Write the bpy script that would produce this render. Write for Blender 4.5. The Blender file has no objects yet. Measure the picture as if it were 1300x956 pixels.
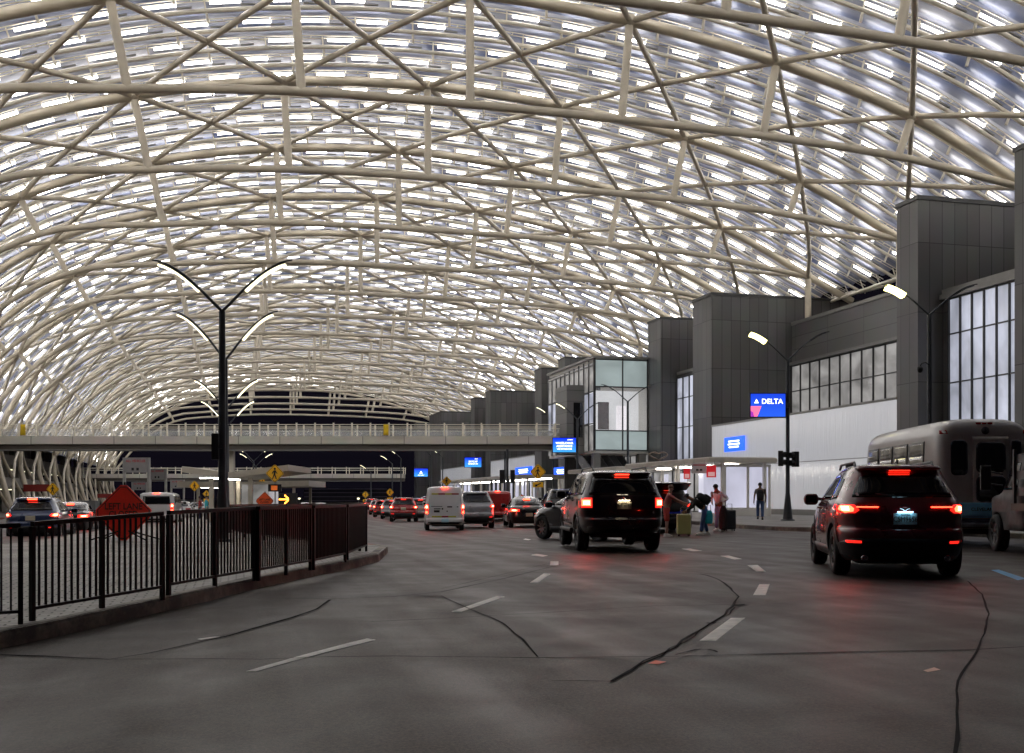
import bpy, bmesh, math, random
from mathutils import Vector, Matrix
random.seed(7)
sc = bpy.context.scene
C = sc.collection
PI = math.pi

# ---------------------------------------------------------------- camera model (photo pixels, 1300 x 956)
F = 1350.0; CX = 650.0; HY = 632.0; H = 1.22
TH = math.atan(350.0 / F); CT = math.cos(TH); ST = math.sin(TH)
def W(px, py, zc):
    """world point seen at photo pixel (px, py) at camera depth zc"""
    lat = (px - CX) / F * zc
    return Vector((lat * CT + zc * ST, zc * CT - lat * ST, H + (HY - py) / F * zc))
def YX(px, X):
    """Y on the vertical plane x = X at photo column px"""
    return X / math.tan(TH + math.atan((px - CX) / F))
def ZX(px, py, X):
    Y = YX(px, X); zc = X * ST + Y * CT
    return H + (HY - py) / F * zc
def ss(t):
    t = max(0.0, min(1.0, t)); return t * t * (3 - 2 * t)
def gz(x, y):
    return (-0.0075 * max(0.0, min(y, 230) - 22) * (1 - ss((x - 13) / 6))
            - 0.17 * ss((15.5 - y) / 6) * ss((1.0 - x) / 4))
def G(px, py, up=0.0):
    """ground point under photo pixel (px, py)"""
    z = 0.0
    for _ in range(30):
        zc = F * (H - z - up) / (py - HY)
        p = W(px, py, zc); z = 0.5 * z + 0.5 * gz(p.x, p.y)
    return Vector((p.x, p.y, z + up))
def head(vpx):
    """rotation about z of a thing whose +x axis points towards the vanishing point at photo column vpx"""
    return PI / 2 - (TH + math.atan((vpx - CX) / F))

# ---------------------------------------------------------------- object helpers
class MB:
    def __init__(s): s.v = []; s.f = []; s.m = []; s.sm = []
    def add(s, vs, fs, mi=0, smooth=False):
        o = len(s.v); s.v += [tuple(v) for v in vs]
        s.f += [tuple(i + o for i in f) for f in fs]
        s.m += [mi] * len(fs); s.sm += [smooth] * len(fs); return s
    def box(s, c, d, rz=0.0, mi=0, M=None):
        x, y, z = (k / 2 for k in d); c = Vector(c)
        vs = [Vector((a * x, b * y, e * z)) for e in (-1, 1) for a, b in ((-1, -1), (1, -1), (1, 1), (-1, 1))]
        if M is not None: vs = [M @ v for v in vs]
        elif rz: 
            R = Matrix.Rotation(rz, 3, 'Z'); vs = [R @ v for v in vs]
        return s.add([v + c for v in vs], [(3, 2, 1, 0), (4, 5, 6, 7), (0, 1, 5, 4), (1, 2, 6, 5), (2, 3, 7, 6), (3, 0, 4, 7)], mi)
    def b2(s, a, b, mi=0):
        return s.box([(a[i] + b[i]) / 2 for i in range(3)], [abs(a[i] - b[i]) for i in range(3)], mi=mi)
    def bar(s, p, q, w, h, mi=0):
        p = Vector(p); q = Vector(q); d = q - p; L = d.length; d.normalize()
        u = Vector((0, 0, 1)) if abs(d.z) < 0.95 else Vector((0, 1, 0))
        a = d.cross(u).normalized(); b = a.cross(d)
        M = Matrix((d, a, b)).transposed()
        return s.box((p + q) / 2, (L, w, h), M=M, mi=mi)
    def tube(s, pts, r, n=10, mi=0, caps=True):
        pts = [Vector(p) for p in pts]; N = len(pts)
        rs = r if isinstance(r, (list, tuple)) else [r] * N
        vs = []; a = None
        for i, p in enumerate(pts):
            t = (pts[min(i + 1, N - 1)] - pts[max(i - 1, 0)]).normalized()
            if a is None:
                u = Vector((0, 0, 1)) if abs(t.z) < 0.9 else Vector((1, 0, 0))
                a = t.cross(u).normalized()
            else:
                a = (a - t * a.dot(t)).normalized()
            b = t.cross(a)
            for k in range(n):
                w = 2 * PI * k / n; vs.append(p + (a * math.cos(w) + b * math.sin(w)) * rs[i])
        fs = [(i * n + k, i * n + (k + 1) % n, (i + 1) * n + (k + 1) % n, (i + 1) * n + k) for i in range(N - 1) for k in range(n)]
        s.add(vs, fs, mi, True)
        if caps:
            s.add(vs[:n], [tuple(range(n))[::-1]], mi); s.add(vs[-n:], [tuple(range(n))], mi)
        return s
    def lathe(s, prof, c, axis='Z', n=24, mi=0):
        """prof: (radius, height) list round an axis through c"""
        c = Vector(c); vs = []
        for r, h in prof:
            for k in range(n):
                w = 2 * PI * k / n; x, y = r * math.cos(w), r * math.sin(w)
                v = (x, y, h) if axis == 'Z' else ((h, x, y) if axis == 'X' else (y, h, x))
                vs.append(c + Vector(v))
        N = len(prof)
        return s.add(vs, [(i * n + k, i * n + (k + 1) % n, (i + 1) * n + (k + 1) % n, (i + 1) * n + k) for i in range(N - 1) for k in range(n)], mi, True)
    def prism(s, poly, lo, hi, mi=0, axis='Z'):
        """poly of 2-D points extruded lo..hi along axis"""
        n = len(poly)
        def P(a, b, h): return (a, b, h) if axis == 'Z' else ((h, a, b) if axis == 'X' else (a, h, b))
        vs = [P(a, b, lo) for a, b in poly] + [P(a, b, hi) for a, b in poly]
        return s.add(vs, [tuple(range(n))[::-1], tuple(range(n, 2 * n))] + [(i, (i + 1) % n, n + (i + 1) % n, n + i) for i in range(n)], mi)
    def xf(s, M):
        s.v = [tuple(M @ Vector(v)) for v in s.v]; return s
    def build(s, name, mats, parent=None, bevel=0.0, loc=None, normals=True):
        me = bpy.data.meshes.new(name); me.from_pydata(s.v, [], s.f)
        mats = mats if isinstance(mats, (list, tuple)) else [mats]
        for m in mats: me.materials.append(m)
        me.polygons.foreach_set('material_index', s.m); me.polygons.foreach_set('use_smooth', s.sm)
        me.update()
        if normals:
            bm = bmesh.new(); bm.from_mesh(me); bmesh.ops.recalc_face_normals(bm, faces=bm.faces); bm.to_mesh(me); bm.free()
        return link(name, me, parent, bevel, loc)
def link(name, me, parent=None, bevel=0.0, loc=None):
    o = bpy.data.objects.new(name, me); C.objects.link(o)
    if parent is not None: o.parent = parent
    if loc is not None: o.location = loc
    if bevel:
        b = o.modifiers.new('bevel', 'BEVEL'); b.width = bevel; b.segments = 2; b.limit_method = 'ANGLE'; b.angle_limit = 0.6
    return o
def tag(o, label, cat, group=None):
    o['label'] = label; o['category'] = cat
    if group: o['group'] = group
    return o
def thing(name, label, cat, loc=(0, 0, 0), rz=0.0, group=None):
    o = bpy.data.objects.new(name, None); C.objects.link(o)
    o.empty_display_size = 0.3
    o.location = loc; o.rotation_euler = (0, 0, rz); return tag(o, label, cat, group)
def struct(o): o['kind'] = 'structure'; return o
def stuff(o): o['kind'] = 'stuff'; return o
def copy_tree(o, parent=None):
    c = o.copy(); C.objects.link(c)
    if parent is not None: c.parent = parent
    for ch in list(o.children): copy_tree(ch, c)
    return c
def text_mesh(body, size, depth=0.004, align='CENTER', bold=0.0, sx=1.0):
    cu = bpy.data.curves.new('text', 'FONT'); cu.body = body; cu.size = size; cu.extrude = depth / 2
    cu.align_x = align; cu.align_y = 'CENTER'; cu.offset = bold; cu.resolution_u = 3; cu.space_line = 0.9
    o = bpy.data.objects.new('text', cu); C.objects.link(o)
    dg = bpy.context.evaluated_depsgraph_get(); dg.update()
    me = bpy.data.meshes.new_from_object(o.evaluated_get(dg))
    bpy.data.objects.remove(o); bpy.data.curves.remove(cu)
    if sx != 1.0:
        for v in me.vertices: v.co.x *= sx
    return me
def text(body, size, mat, parent, loc, rot=(PI / 2, 0, 0), name='lettering', bold=0.0, sx=1.0, depth=0.004, align='CENTER'):
    me = text_mesh(body, size, depth, align, bold, sx); me.materials.clear(); me.materials.append(mat)
    o = link(name, me, parent); o.location = loc; o.rotation_euler = rot; return o

# ---------------------------------------------------------------- materials
def newmat(name):
    m = bpy.data.materials.new(name); m.use_nodes = True
    nt = m.node_tree; return m, nt, nt.nodes['Principled BSDF']
def N(nt, kind, **kw):
    n = nt.nodes.new(kind)
    for k, v in kw.items(): setattr(n, k, v)
    return n
def mat(name, col, rough=0.5, metal=0.0, emit=0.0, ecol=None, coat=0.0, var=0.12, vscale=3.0, bump=0.0, spec=0.5):
    m, nt, b = newmat(name)
    c = (*col, 1)
    b.inputs['Roughness'].default_value = rough; b.inputs['Metallic'].default_value = metal
    b.inputs['Coat Weight'].default_value = coat; b.inputs['Coat Roughness'].default_value = 0.04
    b.inputs['Specular IOR Level'].default_value = spec
    if emit:
        b.inputs['Emission Color'].default_value = (*(ecol or col), 1); b.inputs['Emission Strength'].default_value = emit
        b.inputs['Base Color'].default_value = c; return m
    tc = N(nt, 'ShaderNodeTexCoord'); no = N(nt, 'ShaderNodeTexNoise'); no.inputs['Scale'].default_value = vscale; no.inputs['Detail'].default_value = 6
    nt.links.new(tc.outputs['Object'], no.inputs['Vector'])
    mx = N(nt, 'ShaderNodeMix', data_type='RGBA', blend_type='MULTIPLY'); mx.inputs['Factor'].default_value = 1
    mx.inputs['A'].default_value = c
    rp = N(nt, 'ShaderNodeMapRange'); rp.inputs['From Min'].default_value = 0.25; rp.inputs['From Max'].default_value = 0.75
    rp.inputs['To Min'].default_value = 1 - var; rp.inputs['To Max'].default_value = 1 + var * 0.4
    nt.links.new(no.outputs['Fac'], rp.inputs['Value']); nt.links.new(rp.outputs['Result'], mx.inputs['B'])
    nt.links.new(mx.outputs['Result'], b.inputs['Base Color'])
    r2 = N(nt, 'ShaderNodeMapRange'); r2.inputs['To Min'].default_value = rough * 0.85; r2.inputs['To Max'].default_value = min(1, rough * 1.2)
    nt.links.new(no.outputs['Fac'], r2.inputs['Value']); nt.links.new(r2.outputs['Result'], b.inputs['Roughness'])
    if bump:
        n2 = N(nt, 'ShaderNodeTexNoise'); n2.inputs['Scale'].default_value = vscale * 14; n2.inputs['Detail'].default_value = 4
        nt.links.new(tc.outputs['Object'], n2.inputs['Vector'])
        bp = N(nt, 'ShaderNodeBump'); bp.inputs['Strength'].default_value = bump; bp.inputs['Distance'].default_value = 0.01
        nt.links.new(n2.outputs['Fac'], bp.inputs['Height']); nt.links.new(bp.outputs['Normal'], b.inputs['Normal'])
    return m
def panelmat(name, col, w, h, rough=0.35, metal=0.3, seam=0.35, sw=0.012, off=0.0, var=0.2, seam_w=0.01):
    """metal cladding: seams every w along the wall and every h up it"""
    m, nt, b = newmat(name)
    ge = N(nt, 'ShaderNodeNewGeometry'); sp = N(nt, 'ShaderNodeSeparateXYZ'); nt.links.new(ge.outputs['Position'], sp.inputs[0])
    ad = N(nt, 'ShaderNodeMath', operation='ADD'); nt.links.new(sp.outputs['X'], ad.inputs[0]); nt.links.new(sp.outputs['Y'], ad.inputs[1])
    cb = N(nt, 'ShaderNodeCombineXYZ'); nt.links.new(ad.outputs[0], cb.inputs['X'])
    z = N(nt, 'ShaderNodeMath', operation='ADD'); z.inputs[1].default_value = off; nt.links.new(sp.outputs['Z'], z.inputs[0]); nt.links.new(z.outputs[0], cb.inputs['Y'])
    br = N(nt, 'ShaderNodeTexBrick'); br.offset = 0.0; br.inputs['Scale'].default_value = 1.0
    br.inputs['Brick Width'].default_value = w; br.inputs['Row Height'].default_value = h
    br.inputs['Mortar Size'].default_value = sw; br.inputs['Mortar Smooth'].default_value = 0.0; br.inputs['Bias'].default_value = -0.2
    br.inputs['Color1'].default_value = (*[c * (1 - var) for c in col], 1); br.inputs['Color2'].default_value = (*[c * (1 + var) for c in col], 1)
    br.inputs['Mortar'].default_value = (*[c * seam for c in col], 1)
    nt.links.new(cb.outputs[0], br.inputs['Vector'])
    no = N(nt, 'ShaderNodeTexNoise'); no.inputs['Scale'].default_value = 0.5; no.inputs['Detail'].default_value = 8
    nt.links.new(ge.outputs['Position'], no.inputs['Vector'])
    mx = N(nt, 'ShaderNodeMix', data_type='RGBA', blend_type='MULTIPLY'); mx.inputs['Factor'].default_value = 0.5
    nt.links.new(br.outputs['Color'], mx.inputs['A']); nt.links.new(no.outputs['Color'], mx.inputs['B'])
    m2 = N(nt, 'ShaderNodeMix', data_type='RGBA', blend_type='MIX'); m2.inputs['Factor'].default_value = 0.45
    nt.links.new(mx.outputs['Result'], m2.inputs['A']); nt.links.new(br.outputs['Color'], m2.inputs['B'])
    nt.links.new(m2.outputs['Result'], b.inputs['Base Color'])
    bp = N(nt, 'ShaderNodeBump'); bp.inputs['Strength'].default_value = 0.6; bp.inputs['Distance'].default_value = 0.02; bp.invert = True
    nt.links.new(br.outputs['Fac'], bp.inputs['Height']); nt.links.new(bp.outputs['Normal'], b.inputs['Normal'])
    b.inputs['Roughness'].default_value = rough; b.inputs['Metallic'].default_value = metal
    return m
def glassmat(name, tint=(0.8, 0.85, 0.88), trans=0.7, rough=0.02, emit=None):
    m, nt, b = newmat(name); out = nt.nodes['Material Output']
    b.inputs['Base Color'].default_value = (*tint, 1); b.inputs['Roughness'].default_value = rough
    b.inputs['Specular IOR Level'].default_value = 0.9; b.inputs['Alpha'].default_value = 1 - trans
    return m
def litmat(name, col, strength, streak=0.5, scale=(0.6, 0.6, 0.12), rough=0.15, base=0.4):
    """a lit, glossy, uneven translucent surface"""
    m, nt, b = newmat(name)
    ge = N(nt, 'ShaderNodeNewGeometry'); mp = N(nt, 'ShaderNodeMapping'); mp.inputs['Scale'].default_value = scale
    nt.links.new(ge.outputs['Position'], mp.inputs['Vector'])
    no = N(nt, 'ShaderNodeTexNoise'); no.inputs['Scale'].default_value = 1.0; no.inputs['Detail'].default_value = 5; no.inputs['Distortion'].default_value = 0.6
    nt.links.new(mp.outputs[0], no.inputs['Vector'])
    r = N(nt, 'ShaderNodeMapRange'); r.inputs['From Min'].default_value = 0.3; r.inputs['From Max'].default_value = 0.7
    r.inputs['To Min'].default_value = strength * (1 - streak); r.inputs['To Max'].default_value = strength * (1 + streak)
    nt.links.new(no.outputs['Fac'], r.inputs['Value']); nt.links.new(r.outputs['Result'], b.inputs['Emission Strength'])
    b.inputs['Emission Color'].default_value = (*col, 1); b.inputs['Base Color'].default_value = (*[c * base for c in col], 1)
    b.inputs['Roughness'].default_value = rough
    bp = N(nt, 'ShaderNodeBump'); bp.inputs['Strength'].default_value = 0.25; bp.inputs['Distance'].default_value = 0.05
    nt.links.new(no.outputs['Fac'], bp.inputs['Height']); nt.links.new(bp.outputs['Normal'], b.inputs['Normal'])
    return m

cream = mat('cream_steel', (0.60, 0.53, 0.41), 0.38, var=0.2, vscale=0.9)
creamD = mat('cream_rail', (0.86, 0.80, 0.66), 0.4, var=0.1)
LED = mat('led_white', (0.9, 0.93, 1.0), 0.4, emit=12.5, ecol=(1.0, 0.965, 0.93))
LAMPLED = mat('lamp_led', (1.0, 0.95, 0.75), 0.4, emit=1.7, ecol=(1.0, 0.93, 0.62))
SHELTLED = mat('shelter_led', (1.0, 0.97, 0.9), 0.4, emit=22.0, ecol=(1.0, 0.94, 0.84))
LAMPHOT = mat('lamp_led_bright', (1.0, 0.97, 0.7), 0.4, emit=5.0, ecol=(1.0, 0.90, 0.30))
blackm = mat('black_metal', (0.013, 0.013, 0.014), 0.45, var=0.25, vscale=4, spec=0.3)
polem = mat('pole_paint', (0.035, 0.04, 0.045), 0.38, metal=0.2, var=0.2, vscale=2)
darkgrey = panelmat('charcoal_cladding', (0.125, 0.122, 0.12), 0.75, 3.6, seam=0.3, sw=0.02, rough=0.42, metal=0.15)
midgrey = panelmat('grey_cladding', (0.17, 0.165, 0.16), 4.5, 0.95, seam=0.4, sw=0.022, rough=0.4, metal=0.1, var=0.06)
trim = mat('grey_trim', (0.22, 0.215, 0.20), 0.4, metal=0.2)
mullion = mat('dark_mullion', (0.05, 0.05, 0.05), 0.35, metal=0.4)
whitep = mat('white_paint', (0.75, 0.72, 0.66), 0.4, var=0.08)
concrete = mat('concrete', (0.30, 0.28, 0.25), 0.85, var=0.3, vscale=1.2, bump=0.25)
rubber = mat('rubber', (0.014, 0.014, 0.014), 0.75, var=0.3, vscale=8)
carglass = mat('car_glass', (0.008, 0.008, 0.010), 0.03, var=0.05, spec=0.8)
chrome = mat('chrome', (0.6, 0.6, 0.6), 0.12, metal=1.0, var=0.05)
plastic = mat('black_plastic', (0.018, 0.018, 0.019), 0.5, var=0.2, vscale=6)
alloy = mat('alloy', (0.35, 0.35, 0.36), 0.28, metal=0.9, var=0.1)
red_on = mat('brake_light_lit', (1.0, 0.03, 0.02), 0.2, emit=16.0, ecol=(1.0, 0.03, 0.012))
red_hot = mat('brake_light_core', (1.0, 0.25, 0.12), 0.2, emit=120.0, ecol=(1.0, 0.03, 0.015))
red_glow = mat('tail_light_glow', (0.6, 0.01, 0.01), 0.15, emit=1.1, ecol=(1.0, 0.02, 0.012))
red_dim = mat('red_lens', (0.35, 0.006, 0.006), 0.12, var=0.1)
# ---------------------------------------------------------------- the steel canopy
D = 11.3; SL = 0.0096
UP = [(-1.93, -0.06), (-2.05, 0.62), (-1.70, 1.26), (-1.145, 1.70), (-0.467, 1.945), (0.222, 2.078), (0.932, 2.125), (1.634, 2.088), (2.33, 1.983), (3.02, 1.804), (3.645, 1.52), (3.97, 1.37)]
LO = {10: (3.645, 1.515), 9: (2.948, 1.611), 8: (2.262, 1.648), 7: (1.597, 1.661), 6: (0.935, 1.665), 5: (0.25, 1.652), 4: (-0.40, 1.60), 3: (-1.045, 1.505), 2: (-1.60, 1.13), 1: (-2.045, 0.60)}
VX = (650 - 300) - (650 - 298)  # canopy axis and street axis differ by two pixels: ignored
def P3(p, y, off=0.0):
    return Vector((p[0] * D, y, H + p[1] * D - SL * y + off))
def cr(P, s):
    i = max(0, min(len(P) - 2, int(math.floor(s)))); t = s - i
    g = lambda k: Vector(P[max(0, min(len(P) - 1, k))])
    a, b, c, d = g(i - 1), g(i), g(i + 1), g(i + 2)
    if i == 0: a = 2 * b - c
    if i == len(P) - 2: d = 2 * c - b
    return 0.5 * ((2 * b) + (c - a) * t + (2 * a - 5 * b + 4 * c - d) * t * t + (3 * b - a - 3 * c + d) * t ** 3)
def cr_n(s):
    e = 0.02; a = cr(UP, s - e) if s > e else cr(UP, 0); b = cr(UP, min(11, s + e))
    t = (b - a).normalized(); return Vector((-t[1], t[0]))
def arc(s, y, off):
    p = cr(UP, s); n = cr_n(s)
    return Vector((p[0] * D + n[0] * off, y, H + p[1] * D - SL * y + n[1] * off))
YK = {k: D * (3.29 + k) for k in range(-3, 17)}  # first bays are unseen, overhead, added to light the near road
canopy = thing('airport_canopy', 'huge cream lattice steel arch canopy with glowing white light bars spanning the whole terminal roadway', 'canopy')
LOP = [LO[i] for i in range(1, 11)]
for k, y in YK.items():
    far = k > 7
    t = MB().tube([arc(i / (3 if far else 6), y, 0) for i in range(0, 11 * (3 if far else 6) + 1)], 0.27, 10 if far else 14).build('arch_truss', cream, canopy, normals=False)
    if not far:
        for i in range(2, 11):
            c = arc(i, y, 0); MB().lathe([(0.03, -0.34), (0.22, -0.27), (0.33, -0.1), (0.33, 0.1), (0.22, 0.27), (0.03, 0.34)], c, 'X', 14).build('node_joint', cream, t, normals=False)
    n = 27 if far else 54
    MB().tube([P3(cr(LOP, 9 * i / n), y) for i in range(n + 1)], 0.2, 8 if far else 12).build('lower_chord', cream, t, normals=False)
    for i in range(2, 10):
        MB().tube([P3(UP[i], y), P3(LO[i], y)], 0.2, 8 if far else 12, caps=False).build('post', cream, t, normals=False)
# diagonal braces between neighbouring trusses
cells = []
ks = sorted(YK)
def shown(p):
    zc = p.x * ST + p.y * CT
    if zc < 4: return 0
    u = (p.x * CT - p.y * ST) / zc * F; v = (p.z - H) / zc * F
    return (1.0 / zc) if abs(u) < 690 and v < 650 else 0
for k in ks[:-1]:
    for i in range(0, 10):
        for a, b in ((i, i + 1), (i + 1, i)):
            pts = [arc(a + (b - a) * t / 4, YK[k] + (YK[k + 1] - YK[k]) * t / 4, -0.02) for t in range(5)]
            cells.append((shown(pts[2]), k, pts))
cells.sort(key=lambda c: -c[0])
rest = MB()
for n, (s, k, pts) in enumerate(cells):
    if n < 100: MB().tube(pts, 0.15, 12, caps=False).build('diagonal_brace', cream, canopy, normals=False)
    else: rest.tube(pts, 0.15, 8, caps=False)
stuff(rest.build('far_diagonal_brace', cream, canopy, normals=False))
# purlins with stubs and rails, cushions of clear film above them, light bars on the rails
def filmmat():
    m, nt, b = newmat('etfe_film')
    ge = N(nt, 'ShaderNodeNewGeometry'); mp = N(nt, 'ShaderNodeMapping'); mp.inputs['Scale'].default_value = (0.10, 1.3, 0.1)
    nt.links.new(ge.outputs['Position'], mp.inputs['Vector'])
    no = N(nt, 'ShaderNodeTexNoise'); no.inputs['Scale'].default_value = 1; no.inputs['Detail'].default_value = 6; no.inputs['Distortion'].default_value = 0.5
    nt.links.new(mp.outputs[0], no.inputs['Vector'])
    cr_ = N(nt, 'ShaderNodeValToRGB'); e = cr_.color_ramp.elements
    e[0].position = 0.3; e[0].color = (0.12, 0.155, 0.29, 1); e[1].position = 0.7; e[1].color = (0.40, 0.41, 0.47, 1)
    nt.links.new(no.outputs['Fac'], cr_.inputs[0]); nt.links.new(cr_.outputs[0], b.inputs['Base Color'])
    b.inputs['Roughness'].default_value = 0.3; b.inputs['Specular IOR Level'].default_value = 0.7
    bp = N(nt, 'ShaderNodeBump'); bp.inputs['Strength'].default_value = 0.35; bp.inputs['Distance'].default_value = 0.12
    nt.links.new(no.outputs['Fac'], bp.inputs['Height']); nt.links.new(bp.outputs['Normal'], b.inputs['Normal'])
    return m
film = filmmat()
S0, S1 = 1.05, 10.97
# arc-length table
TAB = [(0.0, S0)]; _l = 0.0; _p = arc(S0, 0, 0)
for i in range(1, 401):
    s = S0 + (S1 - S0) * i / 400; q = arc(s, 0, 0); _l += (q - _p).length; _p = q; TAB.append((_l, s))
def s_at(l):
    l = max(0, min(_l, l)); lo = 0; hi = 400
    while hi - lo > 1:
        m = (lo + hi) // 2
        if TAB[m][0] <= l: lo = m
        else: hi = m
    a, b = TAB[lo], TAB[hi]; return a[1] + (b[1] - a[1]) * (l - a[0]) / max(1e-6, b[0] - a[0])
bars = []
NB = 5; dy = D / NB
ylist = [YK[-3] + dy * (i + 0.5) for i in range((len(ks) - 1) * NB)]
BAR = [(0, 1, 2, 3), (7, 6, 5, 4), (4, 5, 1, 0), (5, 6, 2, 1), (6, 7, 3, 2), (7, 4, 0, 3)]
def arcbox(mb, l0, l1, y, hy, o0, o1, mi=0):
    vs = []
    for o in (o0, o1):
        for l, e in ((l0, -1), (l1, -1), (l1, 1), (l0, 1)):
            vs.append(arc(s_at(l), y + e * hy, o))
    mb.add(vs, BAR, mi)
for q, y in enumerate(ylist):
    zf = y * CT
    near = y < 95
    n = 60 if near else 30
    m = MB().tube([arc(s_at(_l * i / n), y, 0.45) for i in range(n + 1)], 0.115, 8 if near else 5)
    if near:
        for e in (-0.16, 0.16):
            m.tube([arc(s_at(_l * i / n), y + e, 0.98) for i in range(n + 1)], 0.03, 5)
    step = 2.9
    j = 0; l = 0.7 + (q % 2) * 1.45
    while l < _l - 2:
        s = s_at(l)
        if near or j % 2 == 0:
            m.bar(arc(s, y, 0.45), arc(s, y, 0.98), 0.07, 0.07)
            if j % 2: m.bar(arc(s, y + 0.02, 0.45), arc(s, y + 0.02, -0.12), 0.11, 0.11)
        if near:
            arcbox(m, l + 1.62, l + 1.66, y, 0.17, 0.95, 1.0)
            arcbox(m, l + 2.3, l + 2.34, y, 0.17, 0.95, 1.0)
        L = 1.42
        
        if y > 14: bars.append((shown(arc(s, y, 0.9)), q, l, y))
        j += 1; l += step
    m.build('purlin', creamD, canopy, normals=False)
    # film strip from this purlin line to the next
    if q < len(ylist) - 1:
        n2 = 80 if near else 40; f = MB(); vs = []
        pr = [(0, 1.30), (0.12, 1.38), (0.3, 1.58), (0.5, 1.66), (0.7, 1.58), (0.88, 1.38), (1, 1.30)]
        for i in range(n2 + 1):
            s = s_at(_l * i / n2)
            for a, o in pr: vs.append(arc(s, y + a * dy, o))
        w = len(pr)
        f.add(vs, [(i * w + k, i * w + k + 1, (i + 1) * w + k + 1, (i + 1) * w + k) for i in range(n2) for k in range(w - 1)], 0, True)
        f.build('film_cushion', film, canopy, normals=False)
bars.sort(key=lambda b: -b[0])
fixm = mat('light_housing', (0.22, 0.22, 0.22), 0.4)
rest = MB()
for n, (s, q, l, y) in enumerate(bars):
    mb = MB() if n < 100 else rest
    jt = 0.16 * math.sin(l * 7.3 + y * 3.1)
    arcbox(mb, l + 0.15 + jt, l + 1.6 + jt * 0.4, y, 0.055, 0.76, 0.84, 0)
    if n < 1500 and y < 110:
        arcbox(mb, l + 1.62, l + 2.3, y, 0.07, 0.62, 0.68, 1)
    if n < 100: mb.build('light_bar', [LED, fixm], canopy, normals=False)
stuff(rest.build('far_and_unseen_light_bar', [LED, fixm], canopy, normals=False))
# eave gutter along the terminal side
g = MB()
yy = [YK[-3] + 2.0 * i for i in range(int((YK[16] - YK[-3]) / 2.0) + 1)]
g.tube([arc(10.97, y, 0.3 + 0.5 * abs(math.sin((y) / D * PI))) for y in yy], 0.16, 6)
g.tube([arc(10.75, y, -0.2) for y in yy[::3]], 0.12, 6)
for y in yy: g.bar(arc(10.97, y, 0.2), arc(10.75, y, 0.9), 0.06, 0.06)
g.build('eave_gutter', creamD, canopy)
# bearing columns on the terminal roofs
for k in range(-1, 17):
    y = YK[k]; b = P3(UP[10], y)
    c = MB().tube([Vector((b.x, b.y, 10.8)), b], 0.23, 12)
    c.lathe([(0.45, 10.8), (0.45, 11.1), (0.25, 11.3)], (b.x, b.y, 0), n=12)
    c.build('bearing_column', cream, canopy)
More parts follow.
